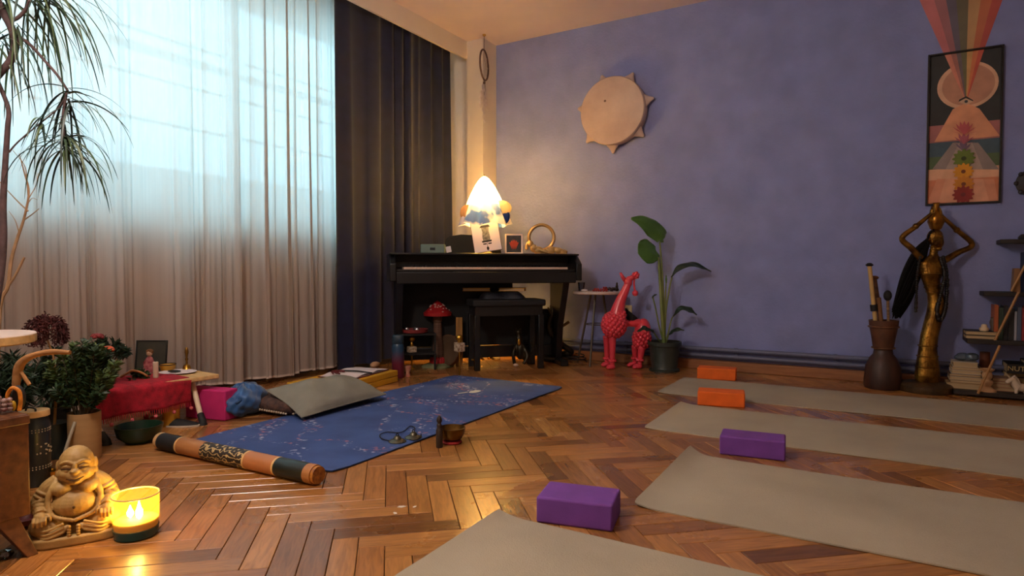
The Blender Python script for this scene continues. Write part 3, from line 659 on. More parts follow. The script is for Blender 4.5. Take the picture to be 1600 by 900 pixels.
# thermos bottle
f = Fr(622, 590); S = f.s; h = f.L(622, 523).z
t = thing('thermos_bottle', 'dark blue to maroon thermos bottle on the floor left of the piano', 'bottle', f.base, TH)
def thermo():
    m = M('thermos_lacquer', (36, 66, 92), .35); nt = m.node_tree; N = nt.nodes
    tc = N.new('ShaderNodeTexCoord'); sx = N.new('ShaderNodeSeparateXYZ'); r = N.new('ShaderNodeValToRGB'); e = r.color_ramp.elements
    e[0].position = .1; e[0].color = lin((104, 30, 48)); e[1].position = .19; e[1].color = lin((36, 66, 92))
    nt.links.new(tc.outputs['Object'], sx.inputs[0]); nt.links.new(sx.outputs[2], r.inputs[0]); nt.links.new(r.outputs[0], N['Principled BSDF'].inputs['Base Color']); return m
MB().lathe([(.04, 0), (.043, .006), (.043, h * .72), (.04, h * .77), (.036, h * .8)], 24).build('body', thermo(), t)
MB().lathe([(.039, h * .8), (.041, h * .81), (.041, h * .97), (.036, h), (.001, h)], 24).build('cap', M('dark_teal_cap', (34, 58, 72), .5), t)
# yellow foam bolster with open book
a0 = G(590, 605); a1 = G(622, 596); b0 = G(483, 588, .075)
dv = (a1 - a0).normalized(); ang = math.atan2(dv.y, dv.x)
t = thing('foam_mat_stack', 'stack of two yellow foam blocks under an open book', 'foam block', (a1.x, a1.y, 0), ang)
YF = M('yellow_foam', (206, 152, 22), .8, var=.08, bump=.1, bs=200)
for k in range(2): MB().box((-.33, .17, .019 + .0385 * k), (.66, .34, .0375)).build('foam_slab', YF, t, bevel=.005)
RB = Matrix.Rotation(ang, 4, 'Z')
t = thing('open_book', 'open book with white pages lying on the yellow foam', 'book', Vector((a1.x, a1.y, .0775)) + RB @ Vector((-.24, .17, 0)), ang + math.radians(4))
MB().box((0, 0, .003), (.40, .27, .004)).build('cover', M('maroon_cover', (96, 34, 40), .7), t)
for sx in (-1, 1):
    MB().grid(lambda u, v: (sx * (.004 + .19 * u), lerp(-.125, .125, v), .008 + .012 * math.sin(math.pi * min(1, u * 1.2)) * (1 - u * .6)), 12, 2).grid(lambda u, v: (sx * (.004 + .19 * u), lerp(-.125, .125, v), .0055), 12, 2).build('page_block', PAPER, t, smooth=60)
MB().tube(bez([(.0, -.13, .012), (.004, -.02, .017), (0, .13, .014)]), .004, 6).build('ribbon', BLACKM, t)
t = thing('glasses_cord', 'dark red beaded cord lying on the open book', 'cord', Vector((a1.x, a1.y, .102)) + RB @ Vector((-.35, .2, 0)), ang)
m = MB(); pts = bez([(-.05, -.04, 0), (-.02, .02, .002), (.03, -.01, .001), (.05, .04, 0), (-.01, .05, .002), (-.05, .01, 0)], 7)
for p in pts: m.ell(p, .006, 8, 5)
m.build('beads', M('dark_red_bead', (96, 16, 24), .4), t)
# cream cloth end behind the book
p = G(586, 574); o = MB().ell((0, 0, .025), (.035, .11, .025), 14, 8, Matrix.Rotation(.6, 4, 'Z')).build('rolled_cloth', M('peach_cloth', (206, 168, 130), .9, var=.1, bump=.3), loc=(p.x, p.y, 0)); tag(o, 'small rolled peach cloth behind the open book', 'cloth')
# small red-white box right of the bottle
p = G(637, 588); o = MB().lathe([(.02, 0), (.014, .03), (.026, .06), (.026, .075), (.001, .078)], 16).build('small_ornament', M('red_white_glaze', (176, 84, 70), .5, c2=(210, 170, 140), vs=40), loc=(p.x, p.y, 0)); tag(o, 'small reddish cup shaped ornament right of the thermos bottle', 'ornament')
# cat-like and dragon-like dark figurines
DARKB = M('dark_bronze', (66, 56, 36), .38, .6, c2=(30, 26, 18), vs=12)
f = Fr(812, 572); S = f.s
t = thing('dark_figurine', 'dark bronze crouching animal figurine under the piano bench', 'figurine', f.base, TH)
m = MB()
for px, py, rx, rz_ in [(813, 548, 8, 14), (811, 530, 6, 8), (810, 519, 5, 5), (822, 555, 7, 10), (826, 562, 5, 8)]: m.ell(f.L(px, py), (rx * S, rx * S, rz_ * S), 12, 8)
m.tube(bez([f.L(808, 538), f.L(802, 552, -.03), f.L(804, 569, -.03)]), .014, 8); m.tube(bez([f.L(816, 538), f.L(824, 556, -.04), f.L(818, 569, -.05)]), .014, 8)
m.tube(bez([f.L(824, 560), f.L(832, 545, .03), f.L(828, 532, .03)]), .008, 8); m.tube([f.L(807, 517), f.L(805, 511)], [.01, .003], 6); m.tube([f.L(813, 517), f.L(814, 511)], [.01, .003], 6)
for v in range(len(m.v)): m.v[v] = (m.v[v][0], m.v[v][1], max(m.v[v][2], 0.0))
m.build('body', DARKB, t, remesh=.006, lap=2)
MB().ell(f.L(811, 535, -.035), (.012, .008, .03), 10, 6).build('gold_chest', BRASS, t)
MB().ell((f.L(806, 570, -.05).x, f.L(806, 570, -.05).y, .015), (.022, .018, .015), 10, 6).build('pale_paw', M('pinkish_paw', (196, 168, 146), .6), t)
f = Fr(872, 566); S = f.s
t = thing('serpent_statue', 'dark bronze coiled serpent statue with raised hand shaped head by the piano', 'statue', f.base, TH)
m = MB()
path = bez([f.L(892, 563), f.L(872, 562, -.04), f.L(852, 562), f.L(868, 556, .06), f.L(892, 550, .03), f.L(880, 540), f.L(864, 524), f.L(858, 508), f.L(862, 494), f.L(868, 488)], 10)
for i, p in enumerate(path): p.z = max(p.z, .03)
m.tube(path, rads(path, [.012, .022, .028, .03, .026, .024, .026, .028, .026, .02]), 10)
m.build('body', DARKB, t)
m = MB()
for k, (x, y) in enumerate([(856, 480), (860, 477), (865, 478), (870, 481)]): m.tube([f.L(863, 496), f.L(lerp(863, x, .7), lerp(496, y, .7), -.01), f.L(x, y)], [.014, .01, .005], 8)
m.ell(f.L(872, 490), (5 * S, 4 * S, 6 * S), 10, 8); m.tube(bez([f.L(866, 506), f.L(878, 509, -.03), f.L(889, 503, -.02)]), [.012] * 25, 8)
m.build('head_crest', M('worn_bronze', (120, 98, 60), .4, .7, c2=(60, 46, 26), vs=20), t)
f = Fr(874, 0, .13, Z=4.95)
q = pio(1.12, .3); o = MB().box((0, 0, .06), (.12, .06, .12)).build('patterned_box', BLACKM, loc=(G(868, 560).x, G(868, 560).y + .14, 0), rz=TH, bevel=.003); tag(o, 'small dark box behind the serpent statue', 'box')
bx = o; MB().box((.0, -.0315, .09), (.085, .002, .032)).build('pink_label', M('pink_pattern', (180, 96, 120), .7, c2=(90, 40, 60), vs=90), o)
# white computer-mouse-like bells under bench
for k, (px, py, r, lab) in enumerate([(776, 562, .03, 'white rounded bell under the piano bench'), (752, 560, .014, 'small shiny brass bell under the bench, left'), (764, 561, .014, 'small shiny brass bell under the bench, middle')]):
    p = G(px, py); o = MB().lathe([(r, 0), (r * 1.05, r * .3), (r * .8, r), (r * .3, r * 1.35), (.001, r * 1.4)], 16).build('hand_bell', M('cream_shell', (214, 190, 158), .4) if k == 0 else BRASS, loc=(p.x, p.y, 0)); tag(o, lab, 'bell')
# cable coil on floor right of the piano
p = G(906, 565); o = MB().tube(bez([(.09 * math.cos(a) * (1 - .02 * a), .07 * math.sin(a), .008 + .0035 * a) for a in [k * .7 for k in range(22)]], 4), .005, 6).build('power_cable', BLACKM, loc=(p.x - .02, p.y - .03, .0)); tag(o, 'coiled black power cable on the floor by the round side table', 'cable')
# ------------------------------------------------------------------ round side table
f = Fr(934, 569); S = f.s
tc_ = f.base + Vector((0, 0, 0))
t = thing('side_table', 'small round white side table with thin metal legs', 'table', tc_, TH)
zt = f.L(934, 455).z
MB().lathe([(.19, zt - .022), (.197, zt - .016), (.197, zt - .003), (.192, zt), (.001, zt)], 44).build('table_top', M('white_laminate', (212, 190, 176), .4, var=.04), t)
LEGM = M('dull_metal_leg', (92, 84, 72), .45, .6)
for k in range(3):
    a = math.radians((-118, 150, 40)[k])
    MB().tube([(.06 * math.cos(a), .06 * math.sin(a), zt - .02), (.175 * math.cos(a), .175 * math.sin(a), .002)], .0085, 8).build('leg', LEGM, t)
MB().torus((0, 0, zt * .55), .095, .004, 28, 6).build('brace_ring', LEGM, t)
def on_table(px, dy): return f.base + Vector((0, 0, zt)) + Matrix.Rotation(TH, 3, 'Z') @ Vector(((px - 934) * S, dy, 0))
o = MB().lathe([(.02, 0), (.022, .004), (.028, .07), (.0265, .07), (.02, .006), (.001, .006)], 18).build('drinking_glass', glassy('clear_glass', (230, 232, 236), .7), loc=on_table(908, .0)); tag(o, 'small clear drinking glass on the round side table', 'glass')
o = MB().ell((0, 0, .01), (.028, .014, .01), 14, 6).build('white_dish', PAPER, loc=on_table(911, -.08)); tag(o, 'tiny white dish in front of the drinking glass', 'dish')
RD = M('coral_bead', (178, 54, 50), .45, var=.3, vs=60)
m = MB()
for k in range(34): 
    a = k * .42; m.ell((.05 * math.cos(a) * (1 + .15 * math.sin(k)), .03 * math.sin(a), .007 + .012 * (k // 15)), .0075, 8, 5)
o = m.build('bead_necklace', RD, loc=on_table(936, -.05)); tag(o, 'heap of coral red bead necklaces on the side table', 'necklace')
m = MB()
for k in range(26): m.ell((R.uniform(-.05, .05), R.uniform(-.03, .03), .008 + R.uniform(0, .02)), (.011, .009, .008), 8, 5)
o = m.build('bead_bracelets', M('dark_bead', (62, 44, 40), .45, var=.3), loc=on_table(952, -.03)); tag(o, 'pile of dark bead bracelets beside the coral beads', 'bracelets')
t2 = on_table(963, -.01)
m = MB().ell((0, 0, .014), (.018, .014, .014), 12, 8).ell((0, 0, .035), (.012, .01, .018), 12, 8).ell((0, 0, .058), (.008, .008, .01), 12, 8).ell((0, 0, .069), .004, 8, 5)
o = m.build('seated_figurine', DARKB, loc=t2, remesh=.002, lap=1); tag(o, 'tiny dark seated figurine at the edge of the side table', 'figurine')
# wall socket and plug
q = PY(980, 484, WY)
t = thing('wall_socket', 'cream double wall socket above the giraffe back', 'socket', (q.x, WY, q.z))
MB().box((0, -.006, 0), (.085, .012, .075)).build('face_plate', M('cream_plastic', (222, 204, 160), .4, var=.02), t, bevel=.004)
MB().lathe([(.018, 0), (.018, .003)], 18, mat=Matrix.Translation((.0, -.012, 0)) @ Matrix.Rotation(math.pi / 2, 4, 'X')).build('socket_hole', M('cream_dark', (150, 132, 100), .5), t)
MB().box((-.035, -.03, -.005), (.04, .045, .035)).tube(bez([(-.045, -.045, -.01), (-.09, -.06, -.06), (-.12, -.05, -.16), (-.2, -.03, -.3)]), .004, 6).build('plug', BLACKM, t, bevel=.003)
# black pouch hanging over the giraffe's back
# ------------------------------------------------------------------ pink giraffe
f = Fr(962, 577); S = f.s
PK = M('coral_pink_gloss', (226, 62, 78), .28, var=.05, coat=.4)
gz = thing('giraffe_sculpture', 'glossy coral pink giraffe sculpture with bubble textured body', 'sculpture', f.base, TH)
def q_(zx, zy, dy=0): 
    p = f.L(925 + zx / 5.145, 410 + (zy + 22) / 5.145, dy); return p
def bubbles(m, c, r, n, br, skip=None):
    for k in range(n):
        z = 1 - 2 * (k + .5) / n; a = k * 2.39996; rr = math.sqrt(1 - z * z)
        p = Vector((c[0] + r[0] * rr * math.cos(a), c[1] + r[1] * rr * math.sin(a), c[2] + r[2] * z)); m.ell(p, br * R.uniform(.9, 1.1), 10, 6)
u = S / 5.145
m = MB(); c = q_(178, 478); m.ell(c, (92 * u, 85 * u, 100 * u), 20, 14); bubbles(m, c, (90 * u, 84 * u, 98 * u), 120, 19 * u)
c2_ = q_(225, 400, -.01); bubbles(m, c2_, (38 * u, 45 * u, 38 * u), 26, 17 * u)
m.build('front_body', PK, gz, smooth=180)
m = MB(); c = q_(405, 540, .06); m.ell(c, (68 * u, 70 * u, 115 * u), 20, 14, Matrix.Rotation(.1, 4, 'Y'))
bubbles(m, q_(400, 590, .05), (64 * u, 66 * u, 80 * u), 70, 19 * u); m.build('hind_body', PK, gz, smooth=180)
pb = bez([q_(240, 465, .02), q_(300, 470, .04), q_(380, 465, .06)]); MB().tube(pb, rads(pb, [40 * u, 24 * u, 36 * u]), 14).build('back_bridge', PK, gz, smooth=180)
pn_ = bez([q_(195, 420), q_(225, 300), q_(262, 215), q_(290, 150)]); MB().tube(pn_, rads(pn_, [66 * u, 44 * u, 34 * u, 28 * u]), 18).build('neck', PK, gz, smooth=180)
m = MB(); m.ell(q_(290, 140), (34 * u, 34 * u, 40 * u), 16, 12); m.ell(q_(300, 115), (30 * u, 28 * u, 28 * u), 14, 10); m.ell(q_(322, 100, -.01), (24 * u, 20 * u, 22 * u), 14, 10)
m.build('head', PK, gz, remesh=.004, lap=2)
pe = [q_(268, 125), q_(245, 95), q_(228, 60)]; MB().tube(pe, [18 * u, 15 * u, 9 * u], 10).build('ear', PK, gz, smooth=180)
m = MB(); bubbles(m, q_(352, 82), (20 * u, 20 * u, 20 * u), 16, 13 * u); m.ell(q_(352, 82), 24 * u, 12, 8); m.tube([q_(318, 105), q_(350, 85)], 14 * u, 10); m.build('hat_ball', PK, gz, smooth=180)
MB().tube(bez([q_(342, 95), q_(338, 150), q_(346, 215)]), 8 * u, 8).ell(q_(347, 225), 25 * u, 14, 10).build('tassel', PK, gz, smooth=180)
for nm, (x0, y0, x1, y1, fx, fy, dy) in {'a': (165, 580, 163, 760, 135, 806, 0), 'b': (118, 570, 120, 700, 96, 735, .12), 'c': (402, 660, 385, 768, 345, 806, .03), 'd': (348, 650, 345, 752, 300, 785, .13)}.items():
    zf = 0.0; p0 = q_(x0, y0, dy * .7); p1 = q_(x1, y1, dy); pf = q_(fx, fy, dy)
    fb = Vector((p1.x, p1.y, 0.02)); toe = Vector((pf.x, p1.y - .015, .016))
    pl = bez([p0, lerp(p0, p1, .6), Vector((p1.x, p1.y, .05)), fb]); m = MB().tube(pl, rads(pl, [31 * u, 25 * u, 19 * u, 20 * u]), 14)
    m.ell(lerp(fb, toe, .45), (38 * u, 22 * u, .02), 14, 8); m.ell(toe + Vector((0, 0, -.002)), (24 * u, 20 * u, .014), 12, 8)
    leg = m.build('leg', PK, gz, smooth=180)
    m = MB()
    for k in range(9):
        a = k * 2 * math.pi / 9; m.ell((p1.x + 24 * u * math.cos(a), p1.y + 24 * u * math.sin(a), .065), 11 * u, 8, 6)
    m.build('anklet', PK, leg, smooth=180)
m = MB(); m.grid(lambda a, b: (lerp(0, .1, a), .012 * math.sin(9 * a) + .0 * b, lerp(.05, -.04, b) * (1 - a * .7) - a * .05), 10, 6)
o = m.build('black_scarf', M('black_cloth', (18, 18, 22), .9, var=.2), loc=f.base + Matrix.Rotation(TH, 3, 'Z') @ q_(272, 400, .05), rz=TH, solid=.012, smooth=60); tag(o, 'small black cloth draped behind the giraffe neck', 'cloth')
# ------------------------------------------------------------------ bird of paradise plant
f = Fr(1038, 579); f.base.y = min(f.base.y, -.13); f = Fr(1038, pix(f.base)[1]); S = f.s
pl = thing('potted_plant', 'tall broad leaved green plant in a dark plastic pot against blue wall', 'plant', f.base, TH)
h = f.L(1038, 533).z
MB().lathe([(.10, 0), (.112, .0), (.112, .015), (.1, .02), (20 * S, .03), (23.5 * S, h - .03), (26 * S, h - .028), (26 * S, h), (24 * S, h), (23 * S, h - .035)], 36).build('pot', M('dark_green_plastic', (42, 50, 44), .45, var=.08), pl)
MB().lathe([(.001, h - .02), (23 * S, h - .03)], 30).build('soil', M('soil', (42, 30, 22), .95, bump=.6, bs=60), pl)
STEM = M('stem_green', (122, 130, 62), .5, c2=(84, 104, 46), vs=6); LEAF = M('paradise_leaf', (88, 130, 60), .38, c2=(58, 98, 46), vs=4, bump=.25, bs=40); LEAFD = M('paradise_leaf_dark', (34, 56, 38), .4, c2=(22, 40, 28), vs=4)
def broad(pts, wid, mat, fold_=.25, nv=8, side=(0, 1, 0)):
    """leaf blade along a midrib curve; wid = list of half widths"""
    P = bez(pts, 6); W = rads(P, wid); sd = Vector(side).normalized(); m = MB()
    def fn(u, v):
        k = min(len(P) - 1, int(round(u * (len(P) - 1)))); t = (P[min(k + 1, len(P) - 1)] - P[max(0, k - 1)]).normalized()
        s_ = (sd - t * sd.dot(t)).normalized(); nrm = t.cross(s_); q = 2 * v - 1
        return P[k] + s_ * (W[k] * q) + nrm * (abs(q) * W[k] * fold_ + .004 * math.sin(14 * u + 5 * q))
    m.grid(fn, len(P) - 1, nv); return m
def stemleaf(sp, lp, wid, mat, side, r0=.012, r1=.006):
    s = MB(); P = bez([f.L(*p) for p in sp], 8); s.tube(P, rads(P, [r0, r1]), 8); so = s.build('stem', STEM, pl)
    lb = broad([f.L(*p) for p in lp], [w * S for w in wid], mat, side=side).build('leaf', mat, pl, solid=.0015, smooth=180); return lb
so = (1038, 540)
stemleaf([so, (1034, 480, -.01), (1031, 430), (1029, 402)], [(1030, 403), (1020, 398, -.03), (1006, 384, -.05), (999, 378, -.06)], [4, 16, 15, 3], LEAF, (.5, .3, .8), .016, .008)
stemleaf([so, (1036, 470), (1034, 420, .02), (1031, 378, .02)], [(1031, 379, .02), (1037, 371), (1020, 356, -.04), (1003, 345, -.07), (986, 341, -.08)], [1, 13, 14, 9, 1.5], LEAF, (.45, .2, .9), .014, .006)
stemleaf([so, (1040, 490), (1046, 450), (1050, 433)], [(1049, 433), (1062, 420, -.03), (1082, 415, -.05), (1098, 419, -.05), (1111, 424, -.04)], [2, 9, 10, 6, 1], LEAFD, (.1, 1, .45), .009, .005)
stemleaf([so, (1044, 520), (1049, 500), (1052, 494)], [(1052, 494), (1064, 483, -.05), (1078, 486, -.08), (1089, 492, -.09)], [2, 7, 8, 1], LEAFD, (.1, 1, .5), .007, .004)
stemleaf([so, (1042, 532), (1045, 524)], [(1045, 523), (1056, 516, -.06), (1069, 516, -.1)], [2, 5, 1], LEAFD, (.1, 1, .5), .006, .003)
stemleaf([so, (1030, 510), (1024, 480), (1020, 464)], [(1019, 466), (1022, 462), (1026, 460)], [1, 2, .5], LEAFD, (0, 1, .4), .006, .005)
stemleaf([so, (1030, 532, -.05), (1022, 520, -.1)], [(1022, 518, -.1), (1008, 512, -.14), (996, 518, -.16)], [2, 6, 1], LEAFD, (.1, 1, .6), .006, .004)
stemleaf([so, (1039, 490), (1040, 455), (1041, 440)], [(1041, 442), (1041, 436), (1041, 430)], [1.2, 1.5, .4], LEAF, (1, 0, 0), .008, .004)
# ------------------------------------------------------------------ drum on the wall
c = PY(955, 172, WY - .11)
dr = thing('hide_drum', 'round pale hide frame drum with seven points hung on blue wall', 'drum', (c.x, WY, c.z))
HIDE = M('pale_hide', (216, 192, 176), .75, c2=(194, 166, 150), vs=5, bump=.1, bs=60)
rx = .272; rot = Matrix.Rotation(math.pi / 2, 4, 'X')
MB().lathe([(rx * .96, .004), (rx * .985, .03), (rx, .085), (rx * .985, .1), (rx * .97, .105)], 64, mat=rot).build('rim', HIDE, dr)
MB().lathe([(.001, .1055), (rx * .97, .105)], 64, mat=rot).build('skin', HIDE, dr)
for ang in (62, 110, 168, 222, 268, 318, 12):
    a = math.radians(ang); d = Vector((math.cos(a), 0, math.sin(a))); tn = Vector((-math.sin(a), 0, math.cos(a)))
    m = MB(); P = []
    for k, (rr, hw, y) in enumerate([(rx * .93, .075, -.06), (rx * 1.02, .045, -.05), (rx * 1.12, .02, -.042), (rx * 1.2, .013, -.036), (rx * 1.215, .004, -.034)]):
        for s1, s2 in ((1, 1), (-1, 1), (-1, -1), (1, -1)): P.append(d * rr + tn * (hw * s1) + Vector((0, y + s2 * max(.006, hw * .42), 0)))
    fs = [(k * 4 + i, k * 4 + (i + 1) % 4, k * 4 + 4 + (i + 1) % 4, k * 4 + 4 + i) for k in range(4) for i in range(4)] + [(3, 2, 1, 0), (16, 17, 18, 19)]
    m.add(P, fs); m.build('lacing_point', HIDE, dr, subd=2, smooth=180)
MB().ell((-.055, -.106, .08), (.01, .0015, .009), 10, 5).build('hide_mark', M('hide_mark', (112, 84, 70), .8), dr)
# ------------------------------------------------------------------ dreamcatcher
Zd = 5.45; f = Fr(757, 0, 0, Z=Zd); S = f.s
top = f.L(757, 48); 
dc = thing('dreamcatcher', 'dreamcatcher with white feathers hanging from the ceiling near the corner', 'dreamcatcher', Vector((f.base.x, f.base.y, CH)), TH + math.radians(76))
def zq(py): return f.L(757, py).z - CH
TW = M('brown_twine', (98, 72, 62), .8, var=.2)
MB().lathe([(.012, -.012), (.016, 0)], 12).build('ceiling_hook', BRASS, dc)
MB().tube([(0, 0, 0), (0, 0, zq(83))], .002, 6).build('string', TW, dc)
zc = zq(106); r = (zq(83) - zq(128)) / 2
m = MB().torus((0, 0, zc), r, .008, 36, 8, Matrix.Rotation(math.pi / 2, 4, 'X')); m.build('hoop', TW, dc)
m = MB()
for k in range(8):
    a = k * math.pi / 4; b = a + 2.4; m.tube([(r * math.cos(a), 0, zc + r * math.sin(a)), (r * .35 * math.cos(a + .6), 0, zc + r * .35 * math.sin(a + .6)), (r * math.cos(b), 0, zc + r * math.sin(b))], .0012, 5)
m.build('web', M('pale_thread', (190, 176, 168), .8), dc)
FE = M('white_feather', (226, 214, 206), .85, var=.08, vs=20)
for k, (x, y0, L_, wd, tl) in enumerate([(-.06, 148, .15, .024, -.2), (0, 136, .17, .045, 0), (.03, 140, .15, .04, .15), (.0, 158, .2, .03, .1), (.05, 150, .12, .03, .3)]):
    z0 = zq(y0)
    MB().tube([(x * .4, 0, zc - r), (x, 0, z0 + .01)], .0015, 5).build('cord', TW, dc)
    m = MB(); m.grid(lambda u, v: (x + tl * u * L_ + (2 * v - 1) * wd * math.sin(math.pi * min(1, .08 + u * .92)) ** .7, .012 * abs(2 * v - 1) + .006 * math.sin(18 * u), z0 - u * L_), 12, 6); m.build('feather', FE, dc, solid=.001, smooth=180)
MB().ell((0, 0, zq(133)), .012, 10, 6).build('bead', TW, dc)
# ------------------------------------------------------------------ framed collage picture and the painted rainbow above it
def PZ(zx, zy, y): 
    q = PY(1400 + zx / 2.647, zy / 2.647, y); return (q.x, q.z)
x0, x1, z0, z1 = 3.249, 3.634, 1.158, 2.112
pc = thing('framed_collage', 'tall black framed collage picture with moon, pyramid, eye and lotus', 'picture', ((x0 + x1) / 2, WY, z0))
PO = (x0 + x1) / 2
FB = M('black_frame', (22, 20, 20), .4); th = .024; b = .011
for poly, nm in (([(x0, z0), (x0 + b, z0), (x0 + b, z1), (x0, z1)], 'frame_stile'), ([(x1 - b, z0), (x1, z0), (x1, z1), (x1 - b, z1)], 'frame_stile'), ([(x0 + b, z0), (x1 - b, z0), (x1 - b, z0 + b), (x0 + b, z0 + b)], 'frame_rail'), ([(x0 + b, z1 - b), (x1 - b, z1 - b), (x1 - b, z1), (x0 + b, z1)], 'frame_rail')):
    MB().prism([(p[0] - PO, p[1] - z0) for p in poly], th, Matrix.Translation((0, -th, 0))).build(nm, FB, pc, bevel=.0015)
LY = [0]
def layer(name, poly, c, raw=False, var=.08, clip=True, label=None):
    """one printed colour field of the collage, a thin paper layer of its own"""
    LY[0] += 1; y = -.006 - .00022 * LY[0]
    pts = poly if raw else [PZ(p[0], p[1], WY - .008) for p in poly]
    if clip: pts = [(min(max(p[0], x0 + b), x1 - b), min(max(p[1], z0 + b), z1 - b)) for p in pts]
    o = MB().prism([(p[0] - PO, p[1] - z0) for p in pts], .0002, Matrix.Translation((0, y, 0))).build(name, M('print_%d_%d_%d' % c, c, .6, var=var, vs=14), pc, smooth=0)
    if label: o['label'] = label
    return o
E_ = b; xl, xr = x0 + b, x1 - b
def hband(name, za, zb, c): layer(name, [(xl, za), (xr, za), (xr, zb), (xl, zb)], c, raw=True)
def zr(zy): return PZ(290, zy, WY - .008)[1]
hband('night_sky', zr(545), z1 - b, (52, 54, 54)); hband('pink_band', zr(580), zr(508), (176, 112, 108)); hband('teal_band', zr(640), zr(580), (70, 92, 104)); hband('green_band', zr(692), zr(640), (84, 104, 70))
hband('pale_band', zr(738), zr(692), (230, 176, 140)); hband('peach_ground', z0 + b, zr(738), (214, 130, 92))
layer('light_beam', [(235, 590), (340, 590), (430, 700), (150, 700)], (150, 134, 128)); layer('light_beam', [(262, 590), (315, 590), (360, 700), (205, 700)], (178, 156, 144))
layer('ground_beam', [(170, 740), (405, 740), (440, 838), (130, 838)], (222, 150, 116)); layer('ground_beam', [(205, 740), (360, 740), (385, 838), (175, 838)], (230, 164, 130))
mc = PZ(295, 352, WY - .008); mr = (PZ(422, 352, WY - .008)[0] - PZ(168, 352, WY - .008)[0]) / 2
layer('moon_rim', circ(mc[0], mc[1], mr, mr * .93, 36), (224, 178, 146), raw=True); layer('moon', circ(mc[0] + .004, mc[1], mr * .86, mr * .8, 36), (196, 142, 116), raw=True)
ap = PZ(290, 425, WY - .008)
STR = [(216, 138, 118), (176, 116, 104), (118, 104, 106), (116, 112, 78), (206, 158, 100), (214, 126, 82), (202, 92, 74)]
fe = [PZ(x, 0, WY)[0] for x in (112, 165, 210, 250, 300, 352, 402, 450)]; ft = PZ(290, 0, WY)[1]
fa = PY(1508, 158, WY)
for k in range(7):
    def at(xe, z): return fa.x + (xe - fa.x) * (z - fa.z) / (ft - fa.z)
    zb = z1 - b - .0005; layer('rainbow_ray', [(ap[0], ap[1]), (at(fe[k + 1], zb), zb), (at(fe[k], zb), zb)], STR[k], raw=True)
layer('pyramid', [(158, 588), (430, 562), (345, 450), (290, 425), (235, 452)], (226, 158, 120))
layer('eye_white', [(258, 422), (290, 406), (320, 420), (290, 434)], (206, 170, 140)); layer('eye_lid', [(258, 422), (288, 406), (320, 420), (318, 414), (290, 398), (262, 412)], (44, 40, 40))
ec = PZ(290, 420, WY - .008); layer('iris', circ(ec[0], ec[1], .009, .009, 16), (60, 66, 70), raw=True)
def petals(cx, cy, n, L_, wd, c, spread, name, up=1):
    for k in range(n):
        a = (k / (n - 1) - .5) * spread; 
        layer(name, [(cx, cy), (cx + L_ * .6 * math.sin(a) - wd * math.cos(a), cy - up * L_ * .6 * math.cos(a)), (cx + L_ * math.sin(a), cy - up * L_ * math.cos(a)), (cx + L_ * .6 * math.sin(a) + wd * math.cos(a), cy - up * L_ * .6 * math.cos(a))], c)
petals(278, 625, 6, 45, 9, (118, 96, 120), 2.6, 'lotus_petal'); petals(280, 597, 7, 50, 9, (176, 92, 104), 2.7, 'lotus_petal'); petals(282, 558, 9, 58, 9, (202, 96, 98), 2.6, 'lotus_petal')
def flower(cx, cy, r, c, cc, n=12):
    p = PZ(cx, cy, WY - .008); rr = r / 2.647 * 3.9 / F
    layer('flower', [(p[0] + rr * (1 + .14 * math.cos(n * a)) * math.cos(a), p[1] + rr * (1 + .14 * math.cos(n * a)) * math.sin(a)) for a in [2 * math.pi * i / 72 for i in range(72)]], c, raw=True)
    layer('flower_centre', circ(p[0], p[1], rr * .25, n=14), cc, raw=True)
flower(280, 656, 36, (106, 124, 44), (60, 72, 30)); flower(278, 710, 32, (222, 150, 30), (120, 60, 24)); flower(279, 762, 33, (208, 132, 36), (120, 66, 30)); flower(277, 805, 34, (146, 42, 36), (110, 30, 28))
MB().prism([(xl - PO, b), (xr - PO, b), (xr - PO, z1 - z0 - b), (xl - PO, z1 - z0 - b)], .003, Matrix.Translation((0, -.0055, 0))).build('backing', FB, pc, smooth=0)
mu = thing('rainbow_mural', 'fan of faded rainbow stripes painted on the wall above the picture', 'mural', (PO, WY, z1))
for k in range(7):
    pts = [(at(fe[k], z1), z1), (at(fe[k + 1], z1), z1), (at(fe[k + 1], CH), CH), (at(fe[k], CH), CH)]
    MB().prism([(p[0] - PO, p[1] - z1) for p in pts], .0008, Matrix.Translation((0, -.0008, 0))).build('painted_stripe', M('mural_%d' % k, [(206, 126, 128), (172, 116, 120), (112, 106, 122), (118, 112, 92), (200, 158, 112), (198, 118, 88), (190, 92, 84)][k], .8, var=.1, vs=5), mu, smooth=0)
# ------------------------------------------------------------------ djembe with instruments
f = Fr(1379, 603); f = Fr(1379, 606); S = f.s
dj = thing('djembe_drum', 'dark wooden goblet drum used as a holder beside the golden statue', 'drum', f.base, TH)
def zz(py): return max(0, f.L(1379, py).z)
HJ = M('dark_djembe_wood', (66, 36, 24), .5, c2=(44, 24, 16), vs=4, stretch=(6, 6, 1))
MB().lathe([(25 * S, 0), (26 * S, .012), (26 * S, zz(592)), (24 * S, zz(572)), (19 * S, zz(559)), (14 * S, zz(553)), (13 * S, zz(546))], 36, wob=lambda a, k: 1 + (.018 * math.cos(14 * a) if 0 < k < 4 else 0)).build('lower_bowl', HJ, dj)
MB().lathe([(13 * S, zz(546)), (14.5 * S, zz(541)), (17 * S, zz(525)), (20 * S, zz(508)), (20.8 * S, zz(500)), (18.6 * S, zz(500)), (16 * S, zz(516)), (.001, zz(520))], 36).build('upper_cup', M('worn_djembe_wood', (104, 62, 38), .55, c2=(66, 36, 22), vs=9), dj)
for py, rr in ((543, 15.5), (510, 20.6)): MB().torus((0, 0, zz(py)), rr * S, .006, 36, 6).build('carved_band', WOODB, dj)
zi = zz(519)
